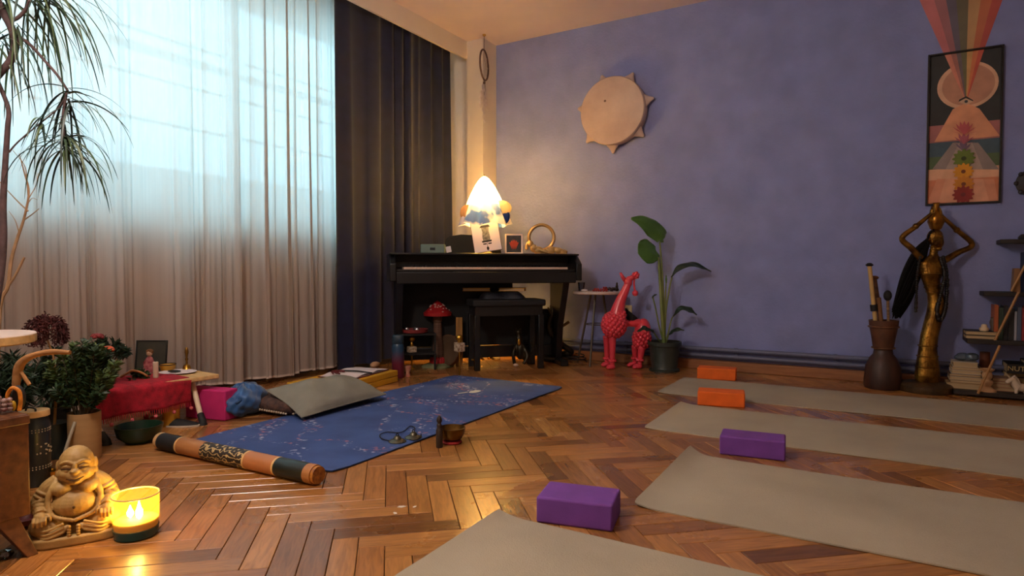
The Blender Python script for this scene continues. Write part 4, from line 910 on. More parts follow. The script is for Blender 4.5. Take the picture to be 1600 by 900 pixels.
def stick(name, label, a_, b_, r, mat, extra=None, cat='stick'):
    p0 = f.L(*a_); p1 = f.L(*b_); d = (p1 - p0); p0 = p0 - d * max(0, (p0.z - zi - .01) / d.z)
    t = thing(name, label, cat, f.base + Matrix.Rotation(TH, 3, 'Z') @ p0, TH); MB().tube([(0, 0, 0), (p1 - p0) * .5, p1 - p0], r, 12).build('shaft', mat, t)
    if extra: extra(t, p1 - p0)
    return t
def cap1(t, e):
    MB().lathe([(.016, -.004), (.024, .004), (.012, .016), (.001, .018)], 16, e).build('black_cap', BLACKM, t)
    MB().tube([e * .30, e * .40], .021, 12).build('black_wrap', BLACKM, t)
stick('rain_flute', 'pale bamboo flute with black cap standing in the goblet drum', (1368, 505), (1358.5, 415, -.0), .0125, M('bamboo', (206, 168, 104), .5, var=.1), cap1, 'flute')
def knot(t, e): MB().ell(e, (.03, .016, .014), 12, 8).ell(e * .5, (.02, .018, .05), 12, 8).build('burl', WOODB, t)
stick('wooden_staff', 'rough brown wooden staff with burl end behind the bamboo flute', (1376, 505, .03), (1366, 434, .04), .014, WOODB, knot)
def mal(t, e): MB().ell(e, (.024, .024, .034), 14, 10).build('mallet_head', BLACKM, t)
stick('beater_mallet', 'drum beater with dark round head and striped handle in the goblet drum', (1388, 505, -.02), (1387, 462, -.02), .008, M('striped_handle', (170, 128, 80), .6, c2=(40, 26, 18), vs=1, stretch=(0, 0, 60)), mal, 'mallet')
stick('short_stick', 'short thick brown stick in the middle of the goblet drum', (1377, 505, -.01), (1373, 465, -.01), .013, M('mid_brown', (122, 80, 40), .6, var=.2))
# ------------------------------------------------------------------ golden statue of a woman carrying a jar
f = Fr(1446, 611); S = f.s
st = thing('woman_statue', 'tall golden statue of a woman holding a jar on her head', 'statue', f.base, TH)
MB().lathe([(36 * S, 0), (37 * S, .01), (36.5 * S, .04), (33 * S, .052), (22 * S, .06)], 40, wob=lambda a, k: 1 + .02 * math.sin(3 * a)).build('plinth', M('bronze_stone', (92, 66, 34), .5, .3, c2=(50, 36, 20), vs=9, bump=.4, bs=40), st)
body = MB()
sec = [(1449, 596, 17, 14), (1449, 586, 18, 15), (1449, 565, 15.5, 13), (1449.5, 545, 13, 11), (1452, 525, 12.5, 11), (1457, 505, 12.5, 11), (1463, 488, 14, 11.5), (1465, 474, 14, 11), (1462, 461, 12, 9), (1457, 448, 11.5, 8.5), (1455, 438, 13, 10), (1455, 428, 17, 13), (1455, 418, 17.5, 11), (1456, 410, 17, 9), (1458, 403, 11, 6.5), (1458.5, 398, 6, 5.5), (1459, 390, 4.8, 4.8), (1460, 383, 4.8, 4.8)]
def ringsec(m, sec, n=24):
    vs = []; fs = []
    for px, py, a, d in sec:
        c = f.L(px, py)
        for i in range(n):
            t = 2 * math.pi * i / n; vs.append((c.x + a * S * math.cos(t), c.y + d * S * math.sin(t), c.z))
    K_ = len(sec)
    for k in range(K_ - 1):
        for i in range(n): fs.append((k * n + i, k * n + (i + 1) % n, (k + 1) * n + (i + 1) % n, (k + 1) * n + i))
    fs += [tuple(range(n - 1, -1, -1)), tuple((K_ - 1) * n + i for i in range(n))]
    m.add(vs, fs)
ringsec(body, sec)
# head, face turned to the right, with brow, nose, lips and ear
for px, py, dy, rx, ry, rz_ in [(1461, 371, 0, 11.5, 11, 13.5), (1464.5, 379, -.008, 9, 9, 10), (1471, 375.5, -.03, 2.8, 3.5, 5), (1468, 368, -.034, 5, 3.2, 1.8), (1469.5, 382.5, -.028, 3.4, 3, 1.6), (1469, 385.5, -.024, 3, 2.8, 1.5), (1467, 389, -.016, 4.5, 4, 3), (1457, 377, -.044, 1.8, 1.8, 3.6)]:
    body.ell(f.L(px, py, dy), (rx * S, ry * S, rz_ * S), 14, 10)
# arms: shoulder, elbow, hand on the jar, each with five fingers
for (sx, sy, ex, ey, hx, hy, sd) in ((1439, 404, 1409.5, 372, 1455, 334, -1), (1474, 408, 1519, 382, 1470, 336, 1)):
    a = f.L(sx, sy); e = f.L(ex, ey, -.0); hnd = f.L(hx, hy, -.035)
    P = bez([a, lerp(a, e, .5), e, lerp(e, hnd, .5), hnd], 8); body.tube(P, rads(P, [5.2 * S, 4.6 * S, 4.2 * S, 3.6 * S, 2.6 * S]), 12)
    body.ell(hnd + Vector((-.002 * sd, 0, .012)), (2.4 * S, 3 * S, 5 * S), 10, 8)
    for k in range(4):
        fx = Vector((-.006 * sd, -.01 + .0075 * k, .022)); tip = fx + Vector((-.004 * sd, .001, .022 + .003 * (1.5 - abs(k - 1.5))))
        body.tube([hnd + fx * .4, hnd + fx, hnd + tip], [.0042, .0038, .0026], 7)
    body.tube([hnd + Vector((0, -.008, 0)), hnd + Vector((-.008 * sd, -.018, .008)), hnd + Vector((-.012 * sd, -.02, .02))], [.0045, .004, .0028], 7)
body.build('figure', GOLDY, st, remesh=.0024, lap=1)
# jar on the head
c = f.L(1462.5, 345); 
def jz(py): return f.L(1462, py).z
MB().lathe([(5 * S, jz(360)), (8 * S, jz(357)), (11.5 * S, jz(347)), (11.3 * S, jz(340)), (8 * S, jz(333)), (4.4 * S, jz(330)), (4.0 * S, jz(328)), (4.6 * S, jz(326)), (3.9 * S, jz(324)), (4.6 * S, jz(322)), (4.0 * S, jz(320)), (5 * S, jz(317)), (3.6 * S, jz(317))], 28, (c.x, c.y, 0)).build('jar', M('bright_old_gold', (206, 146, 52), .3, .9, c2=(120, 80, 30), vs=14), st)
# dress rings and neck rings
for px, py, a, d in [(1455, 428, 17.6, 13.4), (1457, 449, 11.9, 9), (1457, 444, 12.4, 9.4), (1460, 456, 12, 9), (1449.6, 540, 13.6, 11.6), (1449, 556, 15, 12.6), (1449, 573, 17, 14.2)]:
    q = f.L(px, py); MB().torus((q.x, q.y, q.z), a * S, .0035, 32, 6, sy=d / a).build('dress_ring', GOLDY, st)
for py in (386, 390, 394, 398): 
    q = f.L(1459, py); MB().torus((q.x, q.y, q.z), 5.6 * S, .003, 20, 6).build('neck_ring', GOLDY, st)
for px, py, dy in ((1424, 388, 0), (1496.5, 395, 0), (1431, 353.5, -.016), (1495, 359.5, -.016)):
    q = f.L(px, py, dy); MB().ell(q, .0188, 10, 6).build('arm_band', GOLDY, st)
# long black hair hanging to the left
HAIR = M('black_hair', (10, 9, 10), .7, var=.3, vs=40, spec=.15)
m = MB()
for k in range(80):
    a = R.uniform(-1, 1); q = R.uniform(0, 1)
    P = bez([f.L(1460 - 9 * q, 358 + 10 * q, .015 * a), f.L(1452 - 4 * q, 372 + 16 * q, .035 + .02 * a), f.L(1430 + 6 * q, 392 + 40 * q, .05 + .02 * a), f.L(1410 + 12 * q, 430 + 40 * q, .06 + .02 * a), f.L(1394 + 12 * q, 490 + 8 * a, .06 + .015 * a)], 5)
    m.tube(P, rads(P, [.008, .012, .012, .010, .003]), 6)
m.build('hair', HAIR, st)
BD = M('black_bead', (16, 14, 14), .35)
for k, pth in enumerate([[(1474, 402, -.03), (1479, 430, -.04), (1479, 465, -.04), (1475, 490, -.05), (1468, 500, -.05), (1464, 485, -.055), (1470, 460, -.05), (1476, 430, -.045), (1470, 404, -.03)], [(1438, 402, -.02), (1433, 430, -.02), (1432, 462, -.02), (1431, 486, -.02)]]):
    m = MB(); P = bez([f.L(*p) for p in pth], 9)
    for i, p in enumerate(P): m.ell(p, (.0125 if k == 0 else .009) * R.uniform(.8, 1.15), 8, 5)
    m.build('bead_string', BD, st)
# ------------------------------------------------------------------ bookshelf at the right edge
sx0 = 3.56
bs = thing('ladder_bookshelf', 'dark stepped bookshelf with slanted wooden sticks at the right edge', 'bookshelf', (sx0, WY, 0))
DK = M('dark_shelf_wood', (40, 32, 26), .6, var=.2, vs=6, stretch=(1, 8, 8))
SH = []
for (px, py, dep, nm) in ((1563, 374, .16, 0), (1537, 456, .20, 1), (1511, 530, .26, 2), (1490, 606, .30, 3)):
    q = PY(px, py, WY - dep); SH.append((q.x, q.z, dep)); 
SH[3] = (SH[3][0], .034, .30)
for x, z, dep in SH: MB().box(((x + 4.75) / 2 - sx0, -dep / 2, z - .0125), (4.75 - x, dep, .025)).build('shelf_board', DK, bs, bevel=.003)
STK = M('slanted_stick', (170, 122, 66), .5, var=.12)
for (a, b_, yo) in (((1603, 412), (1580, 455), .185), ((1592, 456), (1553, 535), .25), ((1562, 540), (1528, 615), .325)):
    p0 = PY(*a, WY - yo); p1 = PY(*b_, WY - yo); off = Vector((sx0, WY, 0)); MB().tube([p0 - off, p1 - off], .007, 8).build('slanted_stick', STK, bs)
for x in (4.0, 4.7): MB().box((x - sx0, -.012, .5), (.03, .02, 1.0)).build('upright', DK, bs)
MB().box((SH[3][0] + .05 - sx0, -.15, .0105), (.04, .25, .021)).box((4.6 - sx0, -.15, .0105), (.04, .25, .021)).build('foot', DK, bs)
def book(x, y, z, d, coverc, label, lying=True, rz=0, group=None, spine_only=False):
    """d = (length along x, depth y, height z); lying books show their pages to the room"""
    t = thing('book', label, 'book', (x, y, z), rz, group); mt = M('cover_%d_%d_%d' % coverc, coverc, .55, var=.1)
    L_, dp, h = d
    if lying:
        MB().box((0, 0, h / 2), (L_ - .008, dp - .006, h - .005)).build('page_block', PAGES, t, smooth=0)
        MB().box((0, 0, .00125), (L_, dp, .0025)).box((0, 0, h - .00125), (L_, dp, .0025)).box((0, dp / 2, h / 2), (L_, .003, h)).build('cover', mt, t, smooth=0)
    else:
        MB().box((0, .003, h / 2), (L_ - .005, dp - .006, h - .008)).build('page_block', PAGES, t, smooth=0)
        MB().box((-L_ / 2 + .00125, 0, h / 2), (.0025, dp, h)).box((L_ / 2 - .00125, 0, h / 2), (.0025, dp, h)).box((0, -dp / 2, h / 2), (L_, .003, h)).build('cover', mt, t, bevel=.001)
    return t
# stack with pages outward, left end of the bottom board
zb = SH[3][1]; k = 0
cs = [(190, 160, 110), (120, 92, 60), (196, 180, 150), (90, 70, 60), (200, 190, 170), (150, 120, 80), (206, 190, 160)]
bxp = PY(1507, 612, WY - .24).x
names = ['lowest and widest', 'second from bottom', 'third from bottom', 'fourth from bottom', 'fifth from bottom', 'second from top', 'topmost']
for k, (w_, h_) in enumerate([(.185, .032), (.165, .018), (.172, .02), (.16, .016), (.15, .022), (.15, .018), (.125, .03)]):
    book(bxp + R.uniform(-.006, .006) + .005, WY - .17, zb, (w_, .13, h_), cs[k], names[k] + ' book in the pale page stack left on the bottom shelf', group='pale stack of books'); zb += h_ + .0006
p = Vector((bxp, WY - .17, zb)); m = MB()
for k in range(5): m.ell((R.uniform(-.05, .05), R.uniform(-.03, .03), .02 + .004 * k), (.035, .03, .018), 12, 8)
o = m.build('glass_dish', M('blue_grey_glass', (84, 96, 108), .15, .3), loc=p, remesh=.004, lap=2); tag(o, 'blue grey crumpled glass dish on top of the pale book stack', 'dish')
zb = SH[3][1]; bx2 = PY(1571, 610, WY - .24).x
for k, (w_, h_) in enumerate([(.16, .022), (.15, .018), (.155, .016), (.13, .018)]):
    book(bx2 + R.uniform(-.006, .006), WY - .15, zb, (w_, .12, h_), [(170, 120, 90), (190, 150, 110), (140, 90, 70), (180, 140, 110)][k], ['lowest', 'second lowest', 'second highest', 'highest'][k] + ' book in the short stack behind the wooden candlestick', group='short stack of books'); zb += h_ + .0006
# candlestick
f = Fr(1546, 0, SH[3][1], Z=(PY(1546, 617, WY - .275) - CAM).dot(FW)); S = f.s; h = f.L(1546, 576).z
o = MB().lathe([(12.5 * S, 0), (12.5 * S, .008), (8 * S, .018), (4.5 * S, .03), (8 * S, .048), (8 * S, .058), (5 * S, .07), (6.5 * S, h * .62), (7 * S, h * .75), (5.5 * S, h * .85), (10 * S, h), (7 * S, h), (5 * S, h - .02), (.001, h - .02)], 28).build('candlestick', M('turned_beech', (200, 156, 112), .5, var=.1, vs=8), loc=f.base, rz=TH); tag(o, 'turned pale wooden candlestick on the bottom shelf', 'candlestick')
# unicorn
f = Fr(1588, 0, SH[3][1], Z=(PY(1588, 622, WY - .27) - CAM).dot(FW)); S = f.s
t = thing('unicorn_figurine', 'small white unicorn figurine at the right end of bottom shelf', 'figurine', f.base, TH)
m = MB(); 
m.ell(f.L(1596, 606), (11 * S, 6 * S, 6.5 * S), 14, 10); P = bez([f.L(1589, 605), f.L(1584, 597), f.L(1582, 592)]); m.tube(P, rads(P, [6 * S, 5 * S, 4 * S]), 10); P = [f.L(1583, 592), f.L(1577, 595), f.L(1572, 598)]; m.tube(P, [4.2 * S, 3.4 * S, 2.4 * S], 10)
for x, dy in ((1588, -.012), (1590, .015), (1602, -.012), (1604, .015)): q = f.L(x, 608, dy); m.tube([q, (q.x, q.y, 0)], [2.8 * S, 2.2 * S], 8)
P = bez([f.L(1606, 603), f.L(1611, 610), f.L(1610, 619)]); m.tube(P, 2 * S, 8)
m.build('body', M('white_ceramic', (214, 196, 172), .4, var=.03), t, remesh=.003, lap=2)
MB().tube([f.L(1578, 590), f.L(1571, 583)], [.006, .001], 8).build('horn', M('pale_horn', (200, 176, 140), .4), t)
MB().tube(bez([f.L(1584, 588), f.L(1589, 593), f.L(1592, 600)]), .009, 8).build('mane', M('white_mane', (206, 188, 166), .6), t)
# brown bottle-like roll behind
p = PY(1540, 565, WY - .1); o = MB().lathe([(.026, 0), (.028, .1), (.026, .21), (.001, .212)], 18).build('brown_roll', M('red_brown_leather', (120, 62, 34), .6, var=.2), loc=(p.x, WY - .06, SH[3][1])); tag(o, 'reddish brown cylinder behind the wooden candlestick', 'cylinder')
# big dark book block with gold letters
p = PY(1572, 585, WY - .2)
zb = SH[3][1]
for k, (nm, h_, c) in enumerate([('black hardback under the titled book on the bottom shelf', .07, (18, 18, 22)), ('dark blue hardback just under the titled book', .035, (28, 34, 50))]):
    book(p.x + .155, WY - .045, zb + .0, (.3, .08, h_), c, nm); zb += h_ + .0006
tb = book(p.x + .155, WY - .1, zb, (.3, .18, .055), (16, 16, 18), 'black hardback with gold capital letters NUTU on its spine')
MB().box((0, -.091, .0275), (.3, .003, .055)).build('spine', M('black_spine', (16, 16, 18), .5), tb, bevel=.002)
GI = M('gold_lettering', (196, 168, 106), .5)
xo = PY(1574, 570, WY - .195).x - (p.x + .155)
textmesh('NUTUK', 'spine_title', GI, tb, Matrix.Translation((xo, -.0931, .016)) @ Matrix.Rotation(math.pi / 2, 4, 'X'), .040)
book(p.x + .22, WY - .1, zb + .0556, (.26, .16, .02), (34, 30, 28), 'thin dark book lying on the gold lettered hardback')
# upright books on the third board
x = PY(1553, 520, WY - .2).x; zb = SH[2][1]
ub = [((168, 84, 40), .02, .205, 'orange brown'), ((40, 58, 44), .022, .19, 'dark green'), ((26, 26, 30), .02, .2, 'black'), ((30, 28, 26), .026, .185, 'very dark brown'), ((150, 150, 160), .012, .17, 'slim grey'), ((70, 84, 110), .02, .195, 'slate blue'), ((140, 40, 44), .02, .19, 'crimson'), ((90, 24, 30), .014, .2, 'narrow maroon'), ((206, 160, 52), .03, .215, 'thick yellow'), ((226, 186, 84), .024, .215, 'pale yellow'), ((190, 140, 60), .03, .2, 'ochre'), ((60, 50, 90), .03, .21, 'violet'), ((120, 120, 110), .03, .19, 'stone grey')]
for c, w_, h_, nm in ub:
    book(x + w_ / 2, WY - .13, zb, (w_, .14, h_), c, nm + ' upright book on the middle shelf', lying=False, group='upright books on the middle shelf'); x += w_ + .0015
# lying dark books + candle at left of that board
x = PY(1533, 520, WY - .2).x
for k, h_ in enumerate((.022, .024)): book(x, WY - .14, zb, (.155, .16, h_), ((30, 30, 28), (24, 22, 22))[k], ('lower', 'upper')[k] + ' of two dark books lying at the left of the middle shelf'); zb += h_ + .0006
o = MB().lathe([(.02, 0), (.024, .006), (.024, .02), (.017, .02), (.014, .034), (.012, .04), (.001, .041)], 16).build('tealight', M('ivory_wax', (232, 206, 168), .5), loc=(x + .015, WY - .19, zb)); tag(o, 'small ivory tealight on the dark books', 'candle')
o = MB().lathe([(.016, 0), (.012, .02), (.018, .05), (.012, .075), (.015, .08), (.001, .081)], 16).build('small_vase', M('dull_brown_glaze', (92, 76, 60), .5), loc=(x + .062, WY - .15, zb)); tag(o, 'small brown vase beside the tealight on dark books', 'vase')
# second board: dark blue box and wooden block
x = PY(1583, 440, WY - .12).x
o = MB().box((0, 0, .07), (.035, .09, .14), taper=.8).build('wooden_wedge', M('tan_wood', (140, 98, 56), .6, var=.15), loc=(x + .012, WY - .12, SH[1][1]), bevel=.003); tag(o, 'tan wooden wedge on the second shelf', 'bookend')
for k in range(4): book(x + .06 + .034 * k, WY - .09, SH[1][1], (.032, .12, .235 - .01 * (k % 2)), ((26, 40, 66), (30, 46, 80), (20, 26, 40), (60, 40, 40))[k], ('navy', 'royal blue', 'near black', 'dark rust')[k] + ' tall upright book on the second shelf', lying=False, group='upright books on second shelf')
o = MB().lathe([(.001, 0), (.05, .0), (.056, .01), (.05, .02), (.04, .03), (.001, .034)], 20).build('stone_bowl', M('dark_stone', (48, 44, 44), .7), loc=(PY(1592, 360, WY - .08).x + .05, WY - .085, SH[0][1])); tag(o, 'dark stone bowl upside down on the top shelf', 'bowl')
# upper wall bracket light-dark object above (edge of the frame)
p = PY(1598, 285, WY - .05)
t = thing('wall_ornament', 'dark wall ornament cut by the right edge above the shelves', 'ornament', (p.x + .05, WY, p.z))
MB().lathe([(.075, .0), (.08, .012), (.05, .03), (.001, .036)], 24, mat=Matrix.Rotation(math.pi / 2, 4, 'X')).build('disc', M('dark_carved', (44, 40, 44), .6), t)
for k in range(8): a = k * math.pi / 4; MB().ell((.075 * math.cos(a), -.015, .075 * math.sin(a)), .014, 8, 6).build('knob', M('dark_carved', (44, 40, 44)), t)
# ------------------------------------------------------------------ cushions by the blue mat
GREYC = M('grey_green_linen', (128, 126, 114), .92, var=.06, vs=8, bump=.3, bs=240)
def pillow(cs, th, nu=34, nv=26, wr=.006, seed=0):
    A, B, C_, D_ = [Vector(c) for c in cs]; m = MB()
    nrm = (B - A).cross(D_ - A).normalized()
    def fn(sgn):
        def g(u, v):
            p = A.lerp(B, u).lerp(D_.lerp(C_, u), v); a = (1 - (2 * u - 1) ** 2) * (1 - (2 * v - 1) ** 2)
            pin = .025 * ((2 * u - 1) ** 2 * 4 * v * (1 - v)); q = A.lerp(B, .5).lerp(D_.lerp(C_, .5), .5)
            ce = p.lerp(q, .05 * (4 * u * (1 - u)) * abs(2 * v - 1) ** 3 + .05 * (4 * v * (1 - v)) * abs(2 * u - 1) ** 3)
            w = wr * math.sin(7 * u + 9 * v + seed) * a + wr * .7 * math.sin(17 * u - 6 * v + seed) * a
            r = ce + nrm * (sgn * th * (1 if sgn > 0 else .45) * a ** .55 + w * (1 if sgn > 0 else 0)); r.z = max(r.z, .0105); return r
        return g
    m.grid(fn(1), nu, nv); m.grid(fn(-1), nu, nv); return m
pc_ = [(.60, -2.69, .03), (.61, -2.10, .045), (.27, -2.03, .105), (.25, -2.62, .12)]
t = thing('grey_pillow', 'flat grey linen pillow leaning on the cushions beside the blue mat', 'pillow', (0, 0, 0))
pillow(pc_, .075, wr=.010).build('pillow_case', GREYC, t, smooth=60)
m = MB(); loop = []
for a, b_ in zip(pc_, pc_[1:] + pc_[:1]):
    A = Vector(a); B = Vector(b_); c = (A + B) / 2; cen = sum((Vector(p) for p in pc_), Vector()) / 4
    for k in range(10): u_ = k / 10; q = A.lerp(B, u_); q = q.lerp(cen, .055 * 4 * u_ * (1 - u_)); q.z = max(q.z, .014); loop.append(q)
m.tube(loop, .0035, 6, closed=True).build('piping', GREYC, t)
PATC = M('dark_patterned_weave', (46, 34, 34), .9, c2=(96, 66, 52), vs=40, bump=.3, bs=120)
t = thing('dark_cushion', 'dark patterned floor cushion with beaded fringe under the grey pillow', 'cushion', (.30, -2.40, 0), math.radians(90))
def cush(sx, sy, h, m=None):
    m = m or MB()
    def g(u, v):
        a = 2 * math.pi * u; e = 2 / 5.; ca, sa = math.cos(a), math.sin(a)
        sxy = lambda c: math.copysign(abs(c) ** e, c); ph = -math.pi / 2 + math.pi * v; r = abs(math.cos(ph)) ** .5
        return (sx * sxy(ca) * r, sy * sxy(sa) * r, h / 2 + h / 2 * math.copysign(abs(math.sin(ph)) ** .7, math.sin(ph)))
    m.grid(g, 40, 14); return m
cush(.27, .19, .09).build('cushion_body', PATC, t, smooth=60)
m = MB()
for k in range(44):
    x = lerp(-.25, .25, k / 43); m.ell((x, -.195 - .006 * (k % 2), .028 + .004 * math.sin(k)), .006, 8, 5)
for k in range(20): m.ell((.275, lerp(-.17, .17, k / 19), .03), .006, 8, 5); m.ell((-.275, lerp(-.17, .17, k / 19), .03), .006, 8, 5)
setlabel(m.build('bead_fringe', M('ivory_bead', (196, 176, 150), .5), t), 'ivory bead fringe')['kind'] = 'stuff'
t = thing('blue_pouch', 'crumpled blue fabric bag on the floor left of the grey pillow', 'bag', (.17, -2.69, 0), TH)
def bl(u, v):
    a = 2 * math.pi * u; ph = -math.pi / 2 + math.pi * v
    r = 1 + .09 * math.sin(5 * a + 9 * v) + .07 * abs(math.sin(7 * a - 13 * v)) + .06 * abs(math.sin(17 * v + 3 * a)) - .05
    return (.095 * r * math.cos(ph) * math.cos(a), .15 * r * math.cos(ph) * math.sin(a), max(.001, .075 + .078 * r * math.sin(ph)))
MB().grid(bl, 60, 30).build('pouch_cloth', M('blue_satin', (34, 84, 140), .55, var=.12, vs=10, sheen=.3), t, smooth=180)
MB().tube(bez([(-.05, -.1, .12), (-.02, -.14, .09), (.02, -.14, .085), (.05, -.11, .11)]), .005, 6).build('drawstring', M('blue_cord', (24, 60, 104), .7), t)
# ------------------------------------------------------------------ rainstick
pa_ = Vector((.43, -3.285, .0)); pb_ = Vector((1.345, -3.262, .0)); dv = pb_ - pa_; L_ = dv.length; r_ = .0345
rs = thing('rainstick', 'decorated wooden rainstick lying on the floor in front of the blue mat', 'rainstick', (pa_.x, pa_.y, r_), math.atan2(dv.y, dv.x))
ROT = Matrix.Rotation(math.pi / 2, 4, 'Y')
def seg(a, b_, rr, mat, nm, lab=None):
    o = MB().lathe([(rr * .985, a * L_), (rr, a * L_ + .002), (rr, b_ * L_ - .002), (rr * .985, b_ * L_)], 32, mat=ROT).build(nm, mat, rs)
    if lab: o['label'] = lab
    return o
TANW = M('tan_burnt_wood', (176, 122, 72), .5, c2=(150, 96, 52), vs=7, stretch=(1, 6, 6))
def ornament():
    m = M('burnt_pattern', (34, 26, 20), .55); nt = m.node_tree; N = nt.nodes; K = nt.links.new
    tc = N.new('ShaderNodeTexCoord'); wv = N.new('ShaderNodeTexWave'); wv.bands_direction = 'Z'; wv.inputs['Scale'].default_value = 20; wv.inputs['Distortion'].default_value = 9; wv.inputs['Detail Scale'].default_value = 2.2; wv.inputs['Detail'].default_value = 1
    rp = N.new('ShaderNodeValToRGB'); e = rp.color_ramp.elements; e[0].position = .78; e[0].color = lin((36, 28, 22)); e[1].position = .86; e[1].color = lin((190, 164, 110))
    K(tc.outputs['Object'], wv.inputs['Vector']); K(wv.outputs['Fac'], rp.inputs[0]); K(rp.outputs[0], N['Principled BSDF'].inputs['Base Color']); return m
seg(.0, .022, r_ * .99, M('end_plug', (200, 160, 110), .6), 'end_ring'); seg(.022, .155, r_, BLACKM, 'black_wrap'); seg(.155, .165, r_ * 1.01, WOODL, 'pale_ring'); seg(.165, .33, r_ * .985, TANW, 'wood_section')
setlabel(seg(.33, .60, r_, ornament(), 'burnt_pattern_section'), 'dark section with wavy pale lines'); seg(.60, .61, r_ * 1.01, WOODL, 'pale_ring'); seg(.61, .775, r_ * .985, M('orange_burnt_wood', (172, 112, 68), .45, var=.12), 'wood_section')
seg(.775, .785, r_ * 1.01, WOODL, 'pale_ring'); seg(.785, .945, r_, M('black_green_wrap', (24, 32, 28), .4), 'black_wrap'); seg(.945, .985, r_ * 1.0, TANW, 'end_ring')
seg(.985, 1.0, r_ * .9, M('orange_end', (196, 130, 48), .5, c2=(120, 66, 24), vs=70), 'end_plug')
# ------------------------------------------------------------------ singing bowl, striker, tingsha cymbals
f = Fr(706, 692); S = f.s
o = MB().lathe([(.001, 0), (.038, .0), (.044, .006), (.038, .013), (.001, .013)], 28).build('bowl_cushion', M('red_cushion', (150, 34, 30), .9), loc=f.base, rz=TH); tag(o, 'small red ring cushion under the singing bowl', 'cushion')
h = f.L(706, 667).z - .013; rb = .059
o = MB().lathe([(.001, .002), (.028, .0), (.045, .012), (.055, .032), (rb, h), (rb - .004, h + .001), (.051, .034), (.04, .016), (.001, .006)], 40).build('singing_bowl', M('dark_brass', (128, 98, 44), .34, .9, c2=(70, 52, 24), vs=14), loc=f.base + Vector((0, 0, .012)), rz=TH); tag(o, 'dark brass singing bowl on a red cushion beside the blue mat', 'singing bowl')
f = Fr(686.5, 699); h = f.L(686, 649).z
t = thing('bowl_striker', 'dark carved wooden striker standing upright beside the singing bowl', 'striker', f.base, TH)
DW = M('dark_carved_wood', (48, 34, 24), .5, var=.2)
MB().lathe([(.0135, 0), (.0145, .003), (.0145, h * .55), (.0125, h * .58), (.0095, h * .63), (.0115, h * .69), (.0105, h * .72), (.0075, h * .76)], 20).build('handle', DW, t)
MB().lathe([(.0075, h * .76), (.0125, h * .84), (.0105, h * .92), (.004, h), (.001, h * 1.005)], 16).build('carved_head', DW, t)
for k, (px, py, lab) in enumerate([(646, 684, 'farther dark bronze hand cymbal on the blue mat'), (621, 690, 'nearer dark bronze hand cymbal on the blue mat')]):
    p = G(px, py, .009)
    t = thing('hand_cymbal', lab, 'cymbal', p, TH, 'pair of hand cymbals')
    MB().lathe([(.037, 0), (.038, .002), (.03, .008), (.018, .012), (.014, .022), (.007, .027), (.001, .028)], 32).build('cymbal_disc', M('dark_bronze_cymbal', (98, 94, 78), .36, .85, var=.15), t)
    MB().torus((0, 0, .03), .005, .002, 14, 6, Matrix.Rotation(math.pi / 2, 4, 'X')).build('loop', BLACKM, t)
def gp(px, py, z=.013): return G(px, py, z)
o = MB().tube(bez([gp(622, 681, .036), gp(610, 688), gp(596, 685), gp(594, 679), gp(605, 675), gp(622, 676), gp(632, 673), gp(640, 666), gp(648, 668, .02), gp(646, 672, .036)], 8), .0022, 6).build('leather_cord', BLACKM); tag(o, 'black cord looping between the two hand cymbals', 'cord')
o = MB().tube(bez([gp(640, 687), gp(648, 688), gp(656, 684), gp(658, 678)], 8), .0022, 6).build('leather_cord', BLACKM); tag(o, 'short loose end of black cord at the farther hand cymbal', 'cord')
# paper bits on the floor
WB = M('white_chip', (226, 214, 196), .8)
for k, (px, py, sz, lab) in enumerate([(628, 792, .014, 'largest white paper scrap on the parquet'), (648, 792, .009, 'white paper scrap right of the largest one'), (617, 802, .01, 'white paper scrap left of the largest one')]):
    p = G(px, py); o = MB().slab([(-sz, -sz * .4), (0, -sz * .6), (sz, 0), (sz * .4, sz * .5), (-sz * .7, sz * .4)], .0004, .0012).build('paper_scrap', WB, loc=p, rz=TH + k, smooth=0); tag(o, lab, 'paper scrap', 'paper scraps on the floor')
# ------------------------------------------------------------------ laughing buddha
f = Fr(120, 838, rz=math.radians(29)); u = f.s / 4.093
STONE = M('ochre_stone', (190, 156, 92), .55, c2=(160, 124, 66), vs=18, bump=.15, bs=90)
bu = thing('buddha_statue', 'laughing seated buddha statue in ochre stone beside the lit candle', 'statue', f.base, f.rz)
def q(zx, zy, y=0): return Vector(((zx - 490) * u, y, (668 - zy) * u))
m = MB()
def e3(zx, zy, y, a, b_, c): m.ell(q(zx, zy, y), (a * u, b_ * u, c * u), 20, 14)
e3(490, 400, .012, 128, 95, 140); e3(490, 435, -.016, 126, 100, 96); e3(420, 335, -.016, 62, 62, 46); e3(560, 332, -.016, 62, 62, 46); e3(490, 300, .01, 108, 70, 50)
e3(497, 195, .0, 98, 96, 112); e3(495, 248, -.010, 102, 90, 62); e3(448, 240, -.030, 38, 34, 32); e3(548, 236, -.030, 38, 34, 32); e3(497, 292, -.022, 52, 46, 26)
e3(497, 222, -.044, 27, 26, 20); e3(497, 196, -.040, 14, 20, 30); e3(474, 228, -.040, 14, 13, 11); e3(520, 226, -.040, 14, 13, 11)
